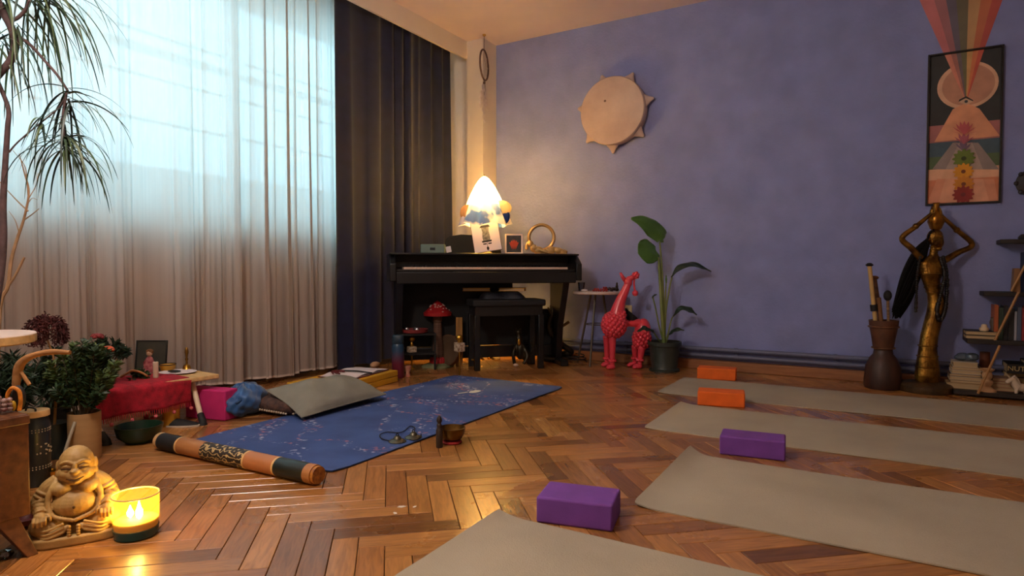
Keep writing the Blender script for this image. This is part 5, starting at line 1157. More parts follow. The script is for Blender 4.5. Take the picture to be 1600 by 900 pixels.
for sx in (-1, 1):
    bx_ = q(497 + sx * 100, 195, .008); bx_.z -= 14 * u; m.ell(bx_, (14 * u, 26 * u, 38 * u), 12, 10); m.ell(bx_ + Vector((0, -.004, -.020)), (15 * u, 20 * u, 30 * u), 10, 8)
    P = bez([q(497 + sx * 16, 176, -.040), q(497 + sx * 46, 160, -.040), q(497 + sx * 78, 176, -.030)], 6); m.tube(P, 10 * u, 8)
    P = bez([q(497 + sx * 22, 196, -.040), q(497 + sx * 46, 188, -.039), q(497 + sx * 70, 198, -.031)], 6); m.tube(P, rads(P, [8 * u, 13 * u, 8 * u]), 8)
    P = bez([q(497 + sx * 22, 216, -.040), q(497 + sx * 46, 214, -.040), q(497 + sx * 70, 212, -.032)], 6); m.tube(P, rads(P, [7 * u, 11 * u, 7 * u]), 8)
P = bez([q(452, 252, -.040), q(497, 262, -.047), q(541, 250, -.040)], 6); m.tube(P, rads(P, [7 * u, 11 * u, 7 * u]), 8)
P = bez([q(458, 276, -.038), q(497, 288, -.046), q(536, 273, -.038)], 6); m.tube(P, rads(P, [7 * u, 12 * u, 7 * u]), 8)
for sx in (-1, 1):
    P = bez([q(490 + sx * 86, 280, .006), q(490 + sx * 116, 330, -.020), q(490 + sx * 138, 400, -.030), q(490 + sx * 108, 482, -.046), q(490, 520, -.058)], 8); m.tube(P, rads(P, [22 * u, 22 * u, 17 * u, 14 * u, 12 * u]), 10)
    sh = q(490 + sx * 148, 335, .006); el = q(490 + sx * 192, 415, .002); ha = q(490 + sx * 172, 462, -.044)
    P = bez([q(490 + sx * 95, 290, .008), sh, el, ha], 8); m.tube(P, rads(P, [40 * u, 44 * u, 44 * u, 34 * u]), 14)
    for k in range(5):
        c = lerp(sh, el, .35 + .3 * k) if k < 2 else lerp(el, ha, (k - 2) * .3); d_ = ((ha - el) if k >= 2 else (el - sh)).normalized(); rot = d_.to_track_quat('Z', 'Y').to_matrix().to_4x4(); m.torus(c, (44 - 2 * k) * u, 9 * u, 24, 6, rot)
    m.ell(ha + Vector((0, -.006, -.004)), (36 * u, 26 * u, 24 * u), 12, 8)
    for k in range(4):
        b0 = ha + Vector(((-30 + 20 * k) * u, -.013, -.004)); Ln = (50, 58, 55, 46)[k] * u
        m.tube([b0, b0 + Vector((0, -.008, -Ln * .4)), b0 + Vector((0, -.006, -Ln))], [9.5 * u, 9 * u, 7 * u], 8)
    b0 = ha + Vector((-sx * 36 * u, -.006, 0)); m.tube([b0, b0 + Vector((-sx * 16 * u, -.008, -.006)), b0 + Vector((-sx * 20 * u, -.01, -.016))], [10 * u, 9 * u, 7 * u], 8)
    kn = q(490 + sx * 142, 560, -.014); m.ell(kn, (104 * u, 105 * u, 66 * u), 18, 12); P = bez([q(490 + sx * 205, 580, .01), q(490 + sx * 150, 600, -.048), q(490 + sx * 60, 570, -.056), q(490 + sx * 26, 548, -.054)], 7); m.tube(P, rads(P, [30 * u, 32 * u, 24 * u, 14 * u]), 10)
    for k in range(3): P = bez([q(490 + sx * 222, 540 + 24 * k, -.012), q(490 + sx * 150, 556 + 24 * k, -.062), q(490 + sx * 50, 524 + 26 * k, -.064)], 6); m.tube(P, 9 * u, 6)
e3(490, 600, -.0, 150, 95, 45)
m.build('figure', STONE, bu, remesh=.0015, lap=2)
MB().ell(q(492, 436, -.0588), (9 * u, 5 * u, 10 * u), 10, 6).build('navel', M('dark_ochre', (84, 56, 24), .7), bu)
for sx in (-1, 1):
    P = bez([q(497 + sx * 20, 207, -.0428), q(497 + sx * 46, 202, -.0428), q(497 + sx * 72, 206, -.0345)], 6); MB().tube(P, 4.2 * u, 6).build('eye_line', M('dark_ochre', (84, 56, 24)), bu)
P = bez([q(452, 264, -.0425), q(497, 275, -.0500), q(542, 261, -.0425)], 6); MB().tube(P, 4.5 * u, 6).build('mouth_line', M('dark_ochre', (84, 56, 24)), bu)
m = MB()
for sx in (-1, 1):
    for k in range(5): m.ell(q(490 + sx * 24, 548 + 17 * k, -.066), 12 * u, 10, 6)
m.build('bead_strands', STONE, bu)
pts = [(.114 * math.copysign(abs(math.cos(a)) ** .6, math.cos(a)), .072 * math.copysign(abs(math.sin(a)) ** .6, math.sin(a))) for a in [2 * math.pi * i / 36 for i in range(36)]]
MB().slab(pts, 0, 62 * u).build('plinth', STONE, bu, bevel=.006, bseg=3)
# candle glass
f = Fr(213, 836); S = f.s; h = f.L(213, 771).z
cg = thing('candle_glass', 'lit candle in a round glass with teal base', 'candle', f.base, TH)
rr = 32.5 * S
MB().lathe([(rr * .985, .027), (rr * 1.02, h), (rr * .98, h), (rr * .955, .028)], 48).build('glass_cup', cloth_thin('amber_candle_glass', (250, 206, 96), open_=.87, back=.6), cg)
MB().lathe([(rr * .85, 0), (rr * .94, .004), (rr * .985, .026), (.001, .0262)], 40).build('teal_base', M('teal_glass', (16, 74, 76), .15), cg)
MB().torus((0, 0, h), rr, .0022, 48, 6).build('glass_rim', M('bright_rim', (240, 214, 140), .15), cg)
MB().lathe([(rr * .93, .027), (rr * .94, h * .40), (rr * .8, h * .43), (.001, h * .42)], 40).build('wax', M('yellow_wax', (236, 190, 92), .5, sub=.35, var=.03), cg)
for k, (dx, dy, hh) in enumerate([(-.016, 0, .04), (.014, -.008, .056), (.0, .016, .04)]):
    z = h * .39
    MB().tube([(dx, dy, z - .004), (dx, dy, z + .008)], .0012, 6).build('wick', BLACKM, cg)
    MB().lathe([(.001, z + .003), (.008, z + .011), (.0095, z + .019), (.005, z + hh * .7), (.0008, z + hh)], 14, (dx, dy, 0)).build('flame', M('flame', (255, 190, 84), .5, emit=28, var=0), cg)
lt = bpy.data.lights.new('candle_light', 'POINT'); lt.energy = CANDLE_W; lt.color = (1, .66, .14); lt.shadow_soft_size = .012
lo = bpy.data.objects.new('candle_light', lt); col.objects.link(lo); lo.parent = cg; lo.location = (0, 0, h * .39 + .06)
# ------------------------------------------------------------------ wooden cabinet at the left edge
cx1, cy1 = 1.10, -4.02
cab = thing('wooden_cabinet', 'brown wooden cabinet on splayed legs at the left edge', 'cabinet', (cx1, cy1, 0))
zc_ = (Vector((cx1, cy1, 0)) - CAM).dot(FW); fq = Fr(38, 0, 0, Z=zc_); zt = fq.L(38, 642).z; zb = fq.L(38, 798).z
MB().box((-.17, -.26, (zt + zb) / 2), (.34, .52, zt - zb)).build('body', WOODB, cab, bevel=.004)
MB().box((.002, -.26, zt - .014), (.008, .52, .022)).build('front_lip', WOODB, cab, bevel=.002)
for x, y, tx, ty in ((-.04, -.05, .045, .045), (-.04, -.47, .045, -.045), (-.3, -.05, -.04, .045), (-.3, -.47, -.04, -.045)):
    m = MB(); a = Vector((x, y, zb + .002)); b_ = Vector((x + tx, y + ty, 0)); w1, w2 = .026, .013
    m.add([(a.x + i * w1, a.y + j * w1, a.z) for i, j in ((-1, -1), (1, -1), (1, 1), (-1, 1))] + [(b_.x + i * w2, b_.y + j * w2, 0) for i, j in ((-1, -1), (1, -1), (1, 1), (-1, 1))], [(0, 1, 2, 3), (7, 6, 5, 4)] + [(i, i + 4, (i + 1) % 4 + 4, (i + 1) % 4) for i in range(4)]); m.build('leg', WOODB, cab, bevel=.002)
def cabp(px, dy):
    p = PX(px, 600, cx1 - .03 - dy); return Vector((p.x, p.y, zt))
# carved mask-like ornament with black, orange and yellow
t = thing('painted_mask', 'small carved mask painted black, orange and yellow on the wooden cabinet', 'mask', cabp(24, .03), TH)
MB().ell((0, .01, .035), (.018, .012, .034), 16, 12).build('mask_face', BLACKM, t)
P = bez([(-.014, -.004, .02), (-.018, -.004, .045), (-.004, -.006, .064), (.012, -.004, .056), (.016, -.004, .03), (.012, -.004, .004)], 6); MB().tube(P, .005, 8).build('orange_rim', M('orange_yellow_paint', (216, 132, 36), .5, var=.3, vs=60), t)
MB().ell((-.003, -.004, .016), (.006, .006, .014), 10, 8).build('yellow_chin', M('yellow_paint', (222, 172, 44), .5), t)
m = MB()
for k in range(22): m.ell((-.012 * math.cos(k * .9) - .0, .02 * math.sin(k * .9), .007 + .0016 * k), .007, 8, 5)
o = m.build('bead_heap', M('maroon_bead', (112, 22, 28), .4, c2=(190, 170, 160), vs=50), loc=cabp(4, .03), rz=TH); tag(o, 'heap of maroon beads at the left end of the wooden cabinet', 'beads')
# driftwood branch standing on the cabinet
t = thing('driftwood_branch', 'pale driftwood branch rising from the cabinet and bending right', 'branch', cabp(26, .12), TH)
DF = M('driftwood', (168, 118, 66), .8, var=.2, vs=12, bump=.4, bs=50)
f3 = Fr(26, 0, zt, Z=(cabp(26, .12) - CAM).dot(FW))
P = bez([(0, 0, 0), f3.L(29, 605), f3.L(33, 575), f3.L(42, 562), f3.L(58, 554), f3.L(84, 549), f3.L(113, 550)], 7); MB().tube(P, rads(P, [.009, .009, .012, .011, .008, .008, .006]), 10).build('main_branch', DF, t)
P = bez([f3.L(33, 575), f3.L(40, 585), f3.L(50, 600)], 5); MB().tube(P, .005, 8).build('side_branch', DF, t)
# crystal and bowl under the cabinet
p = G(8, 872); m = MB(); m.ell((0, 0, .012), (.022, .02, .012), 7, 4); o = m.build('glass_crystal', glassy('crystal', (214, 226, 214), .5), loc=p, smooth=0); tag(o, 'clear glass crystal lying on the floor under the cabinet', 'crystal')
p = G(40, 822); o = MB().lathe([(.02, 0), (.04, .012), (.045, .028), (.041, .028), (.03, .012), (.001, .008)], 24).build('dark_red_bowl', M('dark_red_lacquer', (84, 24, 20), .35), loc=p); tag(o, 'small dark red bowl behind the cabinet leg', 'bowl')
# round white table cut by the left edge
f = Fr(-62, 0, 0, Z=1.98); S = f.s
t = thing('round_table', 'round white table top with wooden rim at the left edge', 'table', f.base, TH)
zt2 = f.L(-62, 523).z; rr = 93 * S
MB().lathe([(rr * .97, zt2 - .03), (rr, zt2 - .026), (rr, zt2 - .003)], 48).build('wooden_rim', WOODL, t)
MB().lathe([(.001, zt2 - .03), (rr * .97, zt2 - .03)], 48).build('underside', WOODL, t); MB().lathe([(rr, zt2 - .003), (rr * .99, zt2), (.001, zt2)], 48).build('table_top', M('white_laminate', (212, 190, 176)), t)
for k in range(3): a = .2 + math.pi / 2 + k * 2.094; MB().tube([(rr * .4 * math.cos(a), rr * .4 * math.sin(a), zt2 - .03), (rr * .75 * math.cos(a), rr * .75 * math.sin(a), 0)], .012, 8).build('leg', WOODL, t)
# lantern jar with wooden lid
f = Fr(55, 757); S = f.s; h = f.L(55, 640).z
t = thing('painted_canister', 'dark painted canister with pale dots and wooden lid behind the cabinet', 'canister', f.base, TH)
rr = 21 * S
MB().lathe([(rr * .9, 0), (rr, .006), (rr, h * .82), (rr * .9, h * .88), (rr * .84, h * .92)], 32).build('body', M('dark_teal_enamel', (34, 46, 50), .35, c2=(20, 26, 30), vs=9), t)
MB().lathe([(rr * .95, h * .92), (rr * 1.0, h * .925), (rr * 1.0, h * .985), (rr * .96, h), (.001, h)], 32).build('lid', WOODL, t)
MB().tube(bez([(-.02, -.01, h), (-.01, -.015, h + .012), (.01, -.01, h + .008), (.022, -.02, h + .002), (.026, -.03, h - .02)]), .003, 6).build('lid_cord', BLACKM, t)
m = MB()
for z in (h * .73, h * .76, h * .24, h * .27):
    for k in range(30): a = k * 2 * math.pi / 30; m.ell((rr * math.cos(a), rr * math.sin(a), z), .0022, 6, 4)
for z in (h * .5,):
    for k in range(40): a = R.uniform(0, 6.28); m.ell((rr * math.cos(a), rr * math.sin(a), z + R.uniform(-.02, .02)), .003, 6, 4)
setlabel(m.build('painted_dots', M('pale_dots', (176, 160, 130), .6), t), 'pale painted dots')['kind'] = 'stuff'
# brass cup and white stick between canister and vase
p = G(83, 752); o = MB().lathe([(.016, 0), (.02, .01), (.024, .04), (.021, .04), (.016, .012), (.001, .01)], 20).build('brass_cup', BRASS, loc=p); tag(o, 'small brass cup behind the buddha statue', 'cup')
p0 = G(95, 728); o = MB().tube([(0, 0, .004), (.02, .02, .1), (.03, .04, .16)], .006, 8).build('white_stick', M('dull_white_stick', (170, 160, 140), .7), loc=p0, rz=TH); tag(o, 'short whitish stick leaning against the vase', 'stick')
# ------------------------------------------------------------------ tan vase with leafy branches
f = Fr(133, 716); S = f.s; h = f.L(133, 643).z
t = thing('floor_vase', 'tall tan cylinder vase on the floor behind the buddha', 'vase', f.base, TH)
rv = 22.5 * S
MB().lathe([(rv * .94, 0), (rv * .98, .004), (rv, h), (rv * .92, h), (rv * .88, .01), (.001, .008)], 36).build('vase_body', M('tan_stoneware', (178, 142, 96), .75, c2=(160, 124, 82), vs=5, stretch=(1, 1, 8)), t)
bq = thing('leafy_bouquet', 'dense dark green leafy branches filling the tan vase', 'bouquet', f.base + Vector((0, 0, .012)), TH)
LG = [M('bouquet_leaf_%d' % k, c, .5, var=.25, vs=20) for k, c in enumerate([(58, 82, 46), (44, 68, 40), (78, 98, 52)])]
def leafy(m, P, n, ll, lw, r, spread=1.):
    for k in range(n):
        q = R.uniform(.15, 1); i = min(len(P) - 2, int(q * (len(P) - 1))); p = P[i].lerp(P[i + 1], R.random()); ax = (P[i + 1] - P[i]).normalized()
        d = Vector((r.gauss(0, 1), r.gauss(0, 1), r.gauss(0, 1))); d = (d - ax * d.dot(ax)).normalized() * spread + ax * .6; d.normalize()
        s_ = d.cross(Vector((r.gauss(0, 1), r.gauss(0, 1), r.gauss(0, 1)))).normalized(); nn = d.cross(s_); L2 = ll * r.uniform(.7, 1.2); w2 = lw * r.uniform(.8, 1.2)
        m.add([p, p + d * L2 * .45 + s_ * w2 + nn * .003, p + d * L2, p + d * L2 * .45 - s_ * w2 + nn * .003, p + d * L2 * .5 - nn * .002], [(0, 1, 4), (1, 2, 4), (2, 3, 4), (3, 0, 4)])
BRK = M('thin_bark', (70, 56, 36), .8)
for k in range(44):
    a = R.uniform(0, 6.28); q = math.sqrt(R.random()); hz = R.uniform(.16, .345); 
    tip = Vector((q * .125 * math.cos(a) + .012, q * .11 * math.sin(a), h + hz * (1 - .4 * q * q) - .02))
    P = bez([(q * .02 * math.cos(a), q * .02 * math.sin(a), 0), (q * .035 * math.cos(a), q * .035 * math.sin(a), h - .01), (tip.x * .7, tip.y * .7, lerp(h, tip.z, .55)), tip], 6)
    o = MB().tube(P, rads(P, [.0028, .0012]), 5).build('branch', BRK, bq)
    m = MB(); i0 = int(len(P) * .36); leafy(m, P[i0:], 80, .034, .0075, R); m.build('leaves', LG[k % 3], o, smooth=0)['kind'] = 'stuff'
# red flowers among the greens
for (px, py, dy, c, lab) in ((152, 530, .05, (120, 30, 28), 'dark red bloom at the top of the leafy bouquet'), (168, 550, .08, (206, 92, 52), 'orange bloom right of the leafy bouquet')):
    p = f.base + Matrix.Rotation(TH, 3, 'Z') @ f.L(px, py, dy); ff = thing('cut_flower', lab, 'flower', p, TH)
    for k in range(16):
        a = k * 2.4; e = .4 + .05 * k; d = Vector((math.cos(a) * math.cos(e), math.sin(a) * math.cos(e), math.sin(e))) * .02; MB().ell(d, (.010, .010, .007), 8, 5).build('petal', M('petal_%d' % c[0], c, .7), ff)
    MB().tube([(0, 0, 0), Vector((-.02, -.02, -.1))], .002, 6).build('stalk', BRK, ff)
# ------------------------------------------------------------------ evergreen shrubs and dried plant behind the cabinet
def shrub(px, py, z_top, rad, name, label, leafc, n, ll, lw, potr=.06, Z=None, droop=0, poth=.16, stems=22, at=None):
    base = at if at else (Fr(px, py) if Z is None else Fr(px, 0, 0, Z=Z)).base
    t = thing(name, label, 'plant', base, TH)
    MB().lathe([(potr * .75, 0), (potr, poth), (potr * 1.06, poth), (potr * 1.06, poth + .012), (potr * .95, poth + .012), (potr * .9, poth - .01)], 28).build('pot', M('dark_pot', (30, 34, 30), .5), t)
    MB().lathe([(.001, poth - .012), (potr * .92, poth - .015)], 20).build('soil', M('soil', (42, 30, 22)), t)
    lm = M(name + '_leaf', leafc, .55, var=.3, vs=15)
    for k in range(stems):
        a = R.uniform(0, 6.28); q = math.sqrt(R.random()); z1_ = z_top * R.uniform(.72, 1.0) * (1 - .25 * q)
        P = bez([(0, 0, poth - .014), (q * rad * .5 * math.cos(a), q * rad * .5 * math.sin(a), lerp(poth, z1_, .55)), (q * rad * math.cos(a), q * rad * math.sin(a), z1_), (q * rad * 1.25 * math.cos(a), q * rad * 1.25 * math.sin(a), z1_ - droop * R.uniform(.5, 1))], 6)
        o = MB().tube(P, rads(P, [.003, .0012]), 5).build('branch', BRK, t); m = MB(); leafy(m, P[len(P) // 3:], n, ll, lw, R); m.build('needles', lm, o, smooth=0)['kind'] = 'stuff'
    return t
shrub(20, 0, .50, .11, 'evergreen_shrub', 'shaggy dark green evergreen shrub under the round white table', (40, 62, 40), 90, .05, .0022, Z=2.38, droop=.1, stems=26)
shrub(80, 0, .44, .10, 'evergreen_shrub', 'bushy dark green shrub between the dried plant and the vase', (38, 58, 36), 60, .035, .004, Z=2.66, droop=.04)
shrub(0, 0, .24, .075, 'evergreen_shrub', 'small olive green leafy plant standing on the red cloth', (64, 82, 48), 50, .03, .005, potr=.03, poth=.055, droop=.02, stems=20, at=Vector((.0, -3.27, .2275)))
# dried burgundy weeping plant
f = Fr(80, 0, 0, Z=2.50); S = f.s
t = thing('dried_plant', 'dried burgundy weeping plant with dome shaped crown', 'plant', f.base, TH)
MB().lathe([(.045, 0), (.055, .14), (.05, .14), (.001, .13)], 24).build('pot', M('dark_pot', (30, 34, 30)), t)
ct = f.L(72, 512); P = bez([(0, 0, .13), f.L(88, 600), f.L(84, 560), f.L(74, 530), ct], 6); MB().tube(P, rads(P, [.006, .004, .003]), 6).build('stem', DF, t)
DRY = M('dried_burgundy', (86, 36, 34), .85, var=.3, vs=30)
for k in range(60):
    a = R.uniform(0, 6.28); q = math.sqrt(R.random()) ; top = ct + Vector((q * .045 * math.cos(a), q * .045 * math.sin(a), .062 * (1 - .5 * q)))
    end = ct + Vector((q * .075 * math.cos(a), q * .075 * math.sin(a), -.05 - .03 * R.random() + .02 * (1 - q)))
    P = bez([ct, top, lerp(top, end, .5) + Vector((.012 * math.cos(a), .012 * math.sin(a), .012)), end], 5); m = MB().tube(P, .0014, 4); leafy(m, P[4:], 22, .014, .003, R); m.build('strand', DRY, t, smooth=0)
# ------------------------------------------------------------------ low table with red cloth
zt = .222
lt_ = thing('low_table', 'low birch folding table with black footed legs and red cloth on it', 'table', (-.045, -3.14, 0), math.radians(-4))
MB().box((0, 0, zt - .011), (.33, .68, .022)).build('table_top', WOODL, lt_, bevel=.004)
for sx, sy in ((1, 1), (1, -1), (-1, 1), (-1, -1)):
    a = Vector((sx * .075, sy * .245, zt - .022)); b_ = Vector((sx * .235, sy * .212, .0)); m = MB().tube([a, a.lerp(b_, .8)], .0125, 12); lg_ = m.build('leg', M('cream_leg', (220, 200, 170), .45), lt_)
    MB().tube([a.lerp(b_, .78), b_ + Vector((0, 0, .014)), b_], [.016, .017, .02], 12).build('rubber_foot', BLACKM, lg_); MB().box(a + Vector((-sx * .005, 0, -.006)), (.06, .05, .014)).build('hinge', BLACKM, lg_, bevel=.003)
# cloth: lies on the top and hangs over the front edge
cl_ = thing('red_cloth', 'crimson fringed cloth draped over the low table', 'cloth', (0, 0, 0))
ry0, ry1 = -3.42, -2.955
def clo(u, v):
    y = lerp(ry0, ry1, u); s_ = v * .42; xe = .112
    if s_ < .28: return (xe - .28 + s_, y, zt + .0035 + .0015 * math.sin(30 * y + 20 * s_))
    d = s_ - .28; return (xe + .012 + .012 * math.sin(22 * y + 1) * d * 8 + min(d, .01), y + .02 * d * (u - .5), zt + .002 - d * (.86 + .1 * u * 0) - .0)
MB().grid(clo, 60, 30).build('cloth_sheet', REDC, cl_, solid=.0025, smooth=180)
m = MB()
for k in range(50):
    p = Vector(clo(k / 49, 1)); m.tube([p, p + Vector((.004, .002 * math.sin(k), -.022))], [.0022, .0012], 5)
m.build('fringe', REDC, cl_)['kind'] = 'stuff'
for k in range(6):
    p = Vector(clo(k / 5, 1)) + Vector((.004, 0, -.03)); MB().ell(p, .009, 10, 6).build('pompom', M('pink_pompom', (206, 96, 100), .9), cl_)
# yellow pillar and things under the table
p = G(267, 667); t = thing('yellow_pillar', 'ochre yellow cylinder standing in front under the low table', 'candle', Vector((p.x - .03, p.y + .02, 0)))
MB().lathe([(.036, 0), (.038, .003), (.038, .128), (.034, .131), (.001, .131)], 32).build('pillar', M('ochre_wax', (206, 150, 40), .6, var=.05), t)
p = Vector((.245, -3.27, 0)); o = MB().lathe([(.05, 0), (.085, .03), (.095, .075), (.09, .075), (.078, .03), (.001, .012)], 30).build('green_bowl', M('dark_green_glaze', (20, 50, 34), .3), loc=p); tag(o, 'dark green bowl on the floor left under the red cloth', 'bowl')
for k, (px, py, c, lab) in enumerate([(236, 668, (150, 34, 30), 'red rounded trinket on the floor under the red cloth, left'), (246, 672, (196, 60, 40), 'orange red trinket on the floor under the red cloth, right')]):
    p = G(px, py); m = MB().ell((0, 0, .022), (.022, .02, .022), 14, 10).lathe([(.009, .04), (.012, .05), (.006, .058)], 12); o = m.build('red_trinket', M('trinket_%d' % k, c, .4), loc=(p.x - .04, p.y, 0)); tag(o, lab, 'trinket')
p = G(292, 666); t = thing('black_slipper', 'black slipper with pale edge on the floor below the low table', 'slipper', (p.x - .02, p.y, 0), TH + .1)
MB().grid(lambda u, v: (lerp(-.07, .07, u), (2 * v - 1) * .032 * math.sin(math.pi * lerp(.12, .9, u)) ** .5, .006 + .036 * (1 - (2 * v - 1) ** 2) * (1 - u) ** .6), 18, 10).build('upper', BLACKM, t, smooth=180)
MB().slab([(lerp(-.075, .075, i / 10), -.036 * math.sin(math.pi * lerp(.12, .9, i / 10)) ** .5) for i in range(11)] + [(lerp(.075, -.075, i / 10), .036 * math.sin(math.pi * lerp(.9, .12, i / 10)) ** .5) for i in range(11)], 0, .007).build('sole', M('pale_sole', (190, 176, 156), .7), t)
# on the table
Rz = Matrix.Rotation(TH, 3, 'Z')
TZ = zt + .0005
t, ti, w_, h_, ff = frame('picture_frame', 'dark framed picture standing behind the doll on the low table', 207, 255, 519, 566, 0, TZ, None, M('dark_green_picture', (34, 46, 44), .4, c2=(64, 62, 50), vs=14), fmat=M('black_green_frame', (26, 32, 30), .4), border=.006, Z=3.28, tiltd=-8)
p = G(292, 579, TZ); t = thing('brass_bell', 'brass hand bell with figure handle on the low table', 'bell', p, TH); h = .115
MB().lathe([(.022, 0), (.024, .004), (.019, .014), (.015, .028), (.006, .034), (.001, .035)], 24).build('bell_cup', BRASS, t)
MB().lathe([(.006, .033), (.005, .05), (.008, .06), (.005, .068), (.0075, .085), (.01, .096), (.0085, .108), (.006, .118), (.001, .124)], 16).build('handle', M('aged_brass', (140, 104, 48), .4, .9), t)
p = G(262, 580, TZ); t = thing('yellow_bowl', 'shallow yellow enamel bowl with dark rim on the low table', 'bowl', p, TH)
MB().lathe([(.022, 0), (.034, .01), (.04, .036), (.038, .036), (.03, .012), (.001, .008)], 30).build('bowl_body', M('yellow_enamel', (206, 152, 40), .35), t); MB().torus((0, 0, .036), .0392, .0022, 30, 6).build('dark_rim', BLACKM, t)
MB().lathe([(.001, .03), (.036, .026)], 20).build('grain_filling', M('golden_grain', (190, 146, 70), .8, bump=.8, bs=200), t)
p = G(278, 583, TZ); t = thing('white_plate', 'white oval plate with dark feather on the low table', 'plate', p, TH)
MB().lathe([(.03, 0), (.05, .003), (.066, .008), (.064, .0095), (.03, .004), (.001, .004)], 32, wob=lambda a, k: 1 + .35 * abs(math.cos(a)) ).build('plate_body', PAPER, t)
MB().ell((-.012, -.01, .012), (.035, .012, .006), 14, 6).build('dark_feather', BLACKM, t)
p = G(243.5, 590, TZ + .004); t = thing('white_candle', 'short white pillar candle on the red cloth', 'candle', p, TH)
MB().lathe([(.0115, 0), (.012, .002), (.012, .075), (.010, .077), (.001, .074)], 20).build('wax', M('white_wax', (226, 204, 176), .5, sub=.2), t); MB().tube([(0, 0, .074), (.001, 0, .084)], .001, 5).build('wick', BLACKM, t)
p = G(234, 582, TZ + .004); t = thing('cloth_doll', 'small doll with pale face and dark red dress on the low table', 'doll', p, TH)
MB().lathe([(.034, 0), (.032, .008), (.02, .05), (.014, .075), (.008, .082)], 20, wob=lambda a, k: 1 + .06 * math.sin(9 * a)).build('dress', M('dark_red_dress', (120, 30, 42), .85, c2=(190, 120, 120), vs=60), t)
MB().ell((0, 0, .098), (.014, .013, .016), 14, 10).ell((.0, -.0125, .096), (.0025, .002, .003), 6, 5).build('head', M('doll_skin', (206, 168, 140), .7), t)
MB().ell((0, .004, .105), (.0175, .015, .015), 14, 8).build('hair', M('doll_hair', (112, 74, 40), .9, bump=.5), t)
for sx in (-1, 1): MB().ell((sx * .005, -.0125, .1), .002, 6, 5).build('eye', BLACKM, t); MB().tube([(sx * .011, 0, .074), (sx * .024, -.006, .05), (sx * .02, -.014, .035)], [.005, .0045, .0035], 8).build('arm', M('dark_red_dress', (120, 30, 42)), t)
p = G(214, 591, TZ + .004); t = thing('greens_with_beads', 'bunch of leaves wrapped with a wooden bead string on the red cloth', 'greens', p, TH)
m = MB()
P = bez([(-.05, 0, .01), (0, .01, .02), (.05, 0, .015)], 6); leafy(m, P, 120, .03, .007, R); P = bez([(.0, -.02, .012), (.01, -.06, .0), (.012, -.075, -.04), (.012, -.075, -.08)], 6); leafy(m, P, 40, .028, .006, R); m.build('leaves', LG[0], t, smooth=0)['kind'] = 'stuff'
m = MB(); P = bez([(-.07, -.01, .008), (-.03, -.02, .03), (0, -.03, .042), (.035, -.02, .03), (.055, -.01, .012), (.03, .02, .01)], 9)
for q_b in P: m.ell(q_b, .0055, 8, 5)
m.build('bead_string', M('wooden_bead', (176, 122, 62), .5), t)
# ------------------------------------------------------------------ dracaena at the upper left
Zp = 2.1; f = Fr(2, 0, 0, Z=Zp + .12); 
dp = thing('dragon_tree', 'tall dragon tree with long drooping narrow leaves at the upper left', 'plant', f.base, TH)
MB().lathe([(.07, 0), (.09, .2), (.095, .2), (.095, .215), (.085, .215), (.08, .19)], 28).build('pot', M('dark_pot', (30, 34, 30)), dp)
MB().lathe([(.001, .19), (.083, .188)], 20).build('soil', M('soil', (42, 30, 22)), dp)
BK = M('dragon_bark', (82, 62, 62), .8, var=.2, vs=30, bump=.4, bs=60)
def L2(px, py, dy=0): return f.L(px, py, dy)
def limb(pts, rr, nm='branch'):
    P = bez([Vector(p) if len(p) == 3 and isinstance(p, Vector) else L2(*p) for p in pts], 8); MB().tube(P, rads(P, rr), 10).build(nm, BK, dp); return P
limb([Vector((0, 0, .18)), L2(-14, 560), L2(4, 400), L2(5, 320), L2(8, 260), L2(12, 200), L2(13, 170), L2(0, 135), L2(-10, 110)], [.014, .012, .010, .0085, .007, .006], 'trunk')
limb([L2(-14, 130), L2(2, 112), L2(18, 92), L2(24, 66), L2(17, 42), L2(4, 18), L2(-8, -10)], [.012, .012, .0125, .013, .0125, .011], 'trunk')
limb([L2(20, 52), L2(45, 68), L2(70, 95), L2(90, 118), L2(106, 142)], [.006, .005, .004])
limb([L2(14, 34), L2(30, 26), L2(44, 8), L2(50, -15)], [.007, .006, .006])
limb([L2(14, 238), L2(28, 222), L2(56, 198), L2(90, 170), L2(104, 148)], [.003, .0025, .0025])
limb([L2(104, 145), L2(98, 185), L2(102, 222)], [.004, .004, .0035])
DL = [M('dragon_leaf_%d' % k, c, .45, var=.2, vs=10) for k, c in enumerate([(50, 74, 48), (38, 58, 50), (76, 92, 58)])]
def ribbon(p, d, Ln, wd, g, mat):
    p = Vector(p); d = Vector(d).normalized(); n = 16; st_ = Ln / n; sd = d.cross(Vector((0, 0, 1)))
    if sd.length < .1: sd = Vector((1, 0, 0))
    sd.normalize(); vs_ = []; sd = (sd + Vector((R.uniform(-.6, .6), R.uniform(-.6, .6), R.uniform(-.5, .5)))).normalized()
    for k in range(n + 1):
        q = k / n; w_ = wd * (.55 + .45 * min(1, q * 6)) * (1 - q) ** .55 + .0003
        s2 = (sd - d * sd.dot(d)).normalized(); nn = d.cross(s2)
        vs_ += [p + s2 * w_ + nn * w_ * .35, p.copy(), p - s2 * w_ + nn * w_ * .35]
        d = (d + Vector((0, 0, -g * st_))).normalized(); p = p + d * st_
    m = MB(); m.add(vs_, [(3 * k + i, 3 * k + i + 1, 3 * k + i + 4, 3 * k + i + 3) for k in range(n) for i in range(2)])
    m.build('leaf', mat, dp, smooth=180)
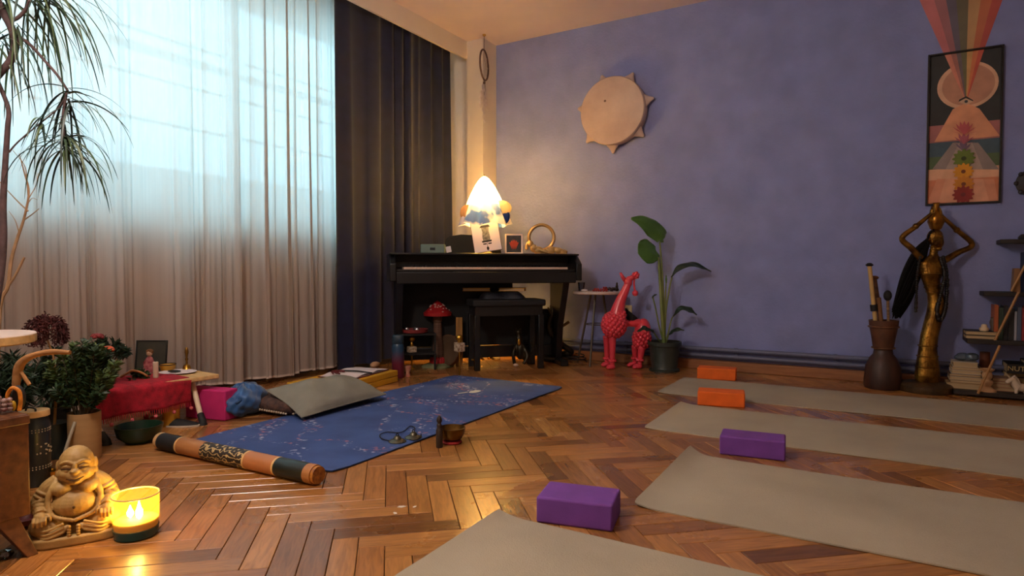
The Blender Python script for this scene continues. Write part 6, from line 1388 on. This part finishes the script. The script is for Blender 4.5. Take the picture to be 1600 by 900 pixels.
def tuft(px, py, n, Ln, up, g, dy=0, bias=(0, 0), wd=.0045):
    c = L2(px, py, dy)
    for k in range(n):
        a = R.uniform(0, 6.28); e = R.uniform(*up); d = Vector((math.cos(a) * math.cos(e) + bias[0], math.sin(a) * math.cos(e) * .7, math.sin(e) + bias[1]))
        ribbon(c + Vector((R.uniform(-.01, .01), R.uniform(-.01, .01), R.uniform(-.03, .03))), d, Ln * R.uniform(.65, 1.1), wd * R.uniform(.75, 1.2), g * R.uniform(.7, 1.4), DL[k % 3])
tuft(47, -8, 34, .42, (-.6, .7), 7); tuft(8, -5, 20, .42, (-.8, .6), 7); tuft(75, -20, 14, .4, (-.5, .5), 6, bias=(.3, 0))
tuft(0, 60, 14, .34, (-.9, .3), 7); tuft(30, 50, 10, .3, (-1, 0), 8)
tuft(104, 148, 20, .3, (-.7, .5), 8); tuft(102, 222, 40, .27, (-.5, .6), 10); tuft(66, 190, 12, .16, (-.9, .2), 8, wd=.0035)
for k in range(10): c = L2(101, 222 - 7 * k); [ribbon(c, (math.cos(a), math.sin(a), -.5), .1, .003, 6, DL[1]) for a in [R.uniform(0, 6.28) for _ in range(2)]]
# bare pale twig
f2 = Fr(-2, 0, 0, Z=2.5); t = thing('bare_twig', 'bare pale branching twig standing before the sheer curtain at the left', 'branch', f2.base, TH)
TWG = M('pale_twig', (176, 140, 104), .8, var=.15, vs=20)
def tw(pts, rr): P = bez([f2.L(*p) for p in pts], 6); MB().tube(P, rads(P, rr), 7).build('twig', TWG, t)
tw([(-6, 744), (-4, 600), (0, 480), (12, 448), (18, 405), (28, 370), (38, 340), (45, 300), (38, 270), (30, 240)], [.010, .008, .006, .004, .0015]); tw([(11, 450), (24, 430), (38, 402)], [.005, .0045])
tw([(36, 345), (50, 335), (61, 326)], [.003, .0015]); tw([(44, 330), (28, 315), (12, 298), (-4, 280)], [.003, .0012]); tw([(44, 305), (42, 280), (38, 258), (20, 235)], [.003, .001]); tw([(45, 310), (56, 290), (60, 270)], [.002, .001]); tw([(30, 365), (24, 345), (14, 330)], [.002, .001]); tw([(42, 320), (50, 310), (58, 312)], [.002, .001])
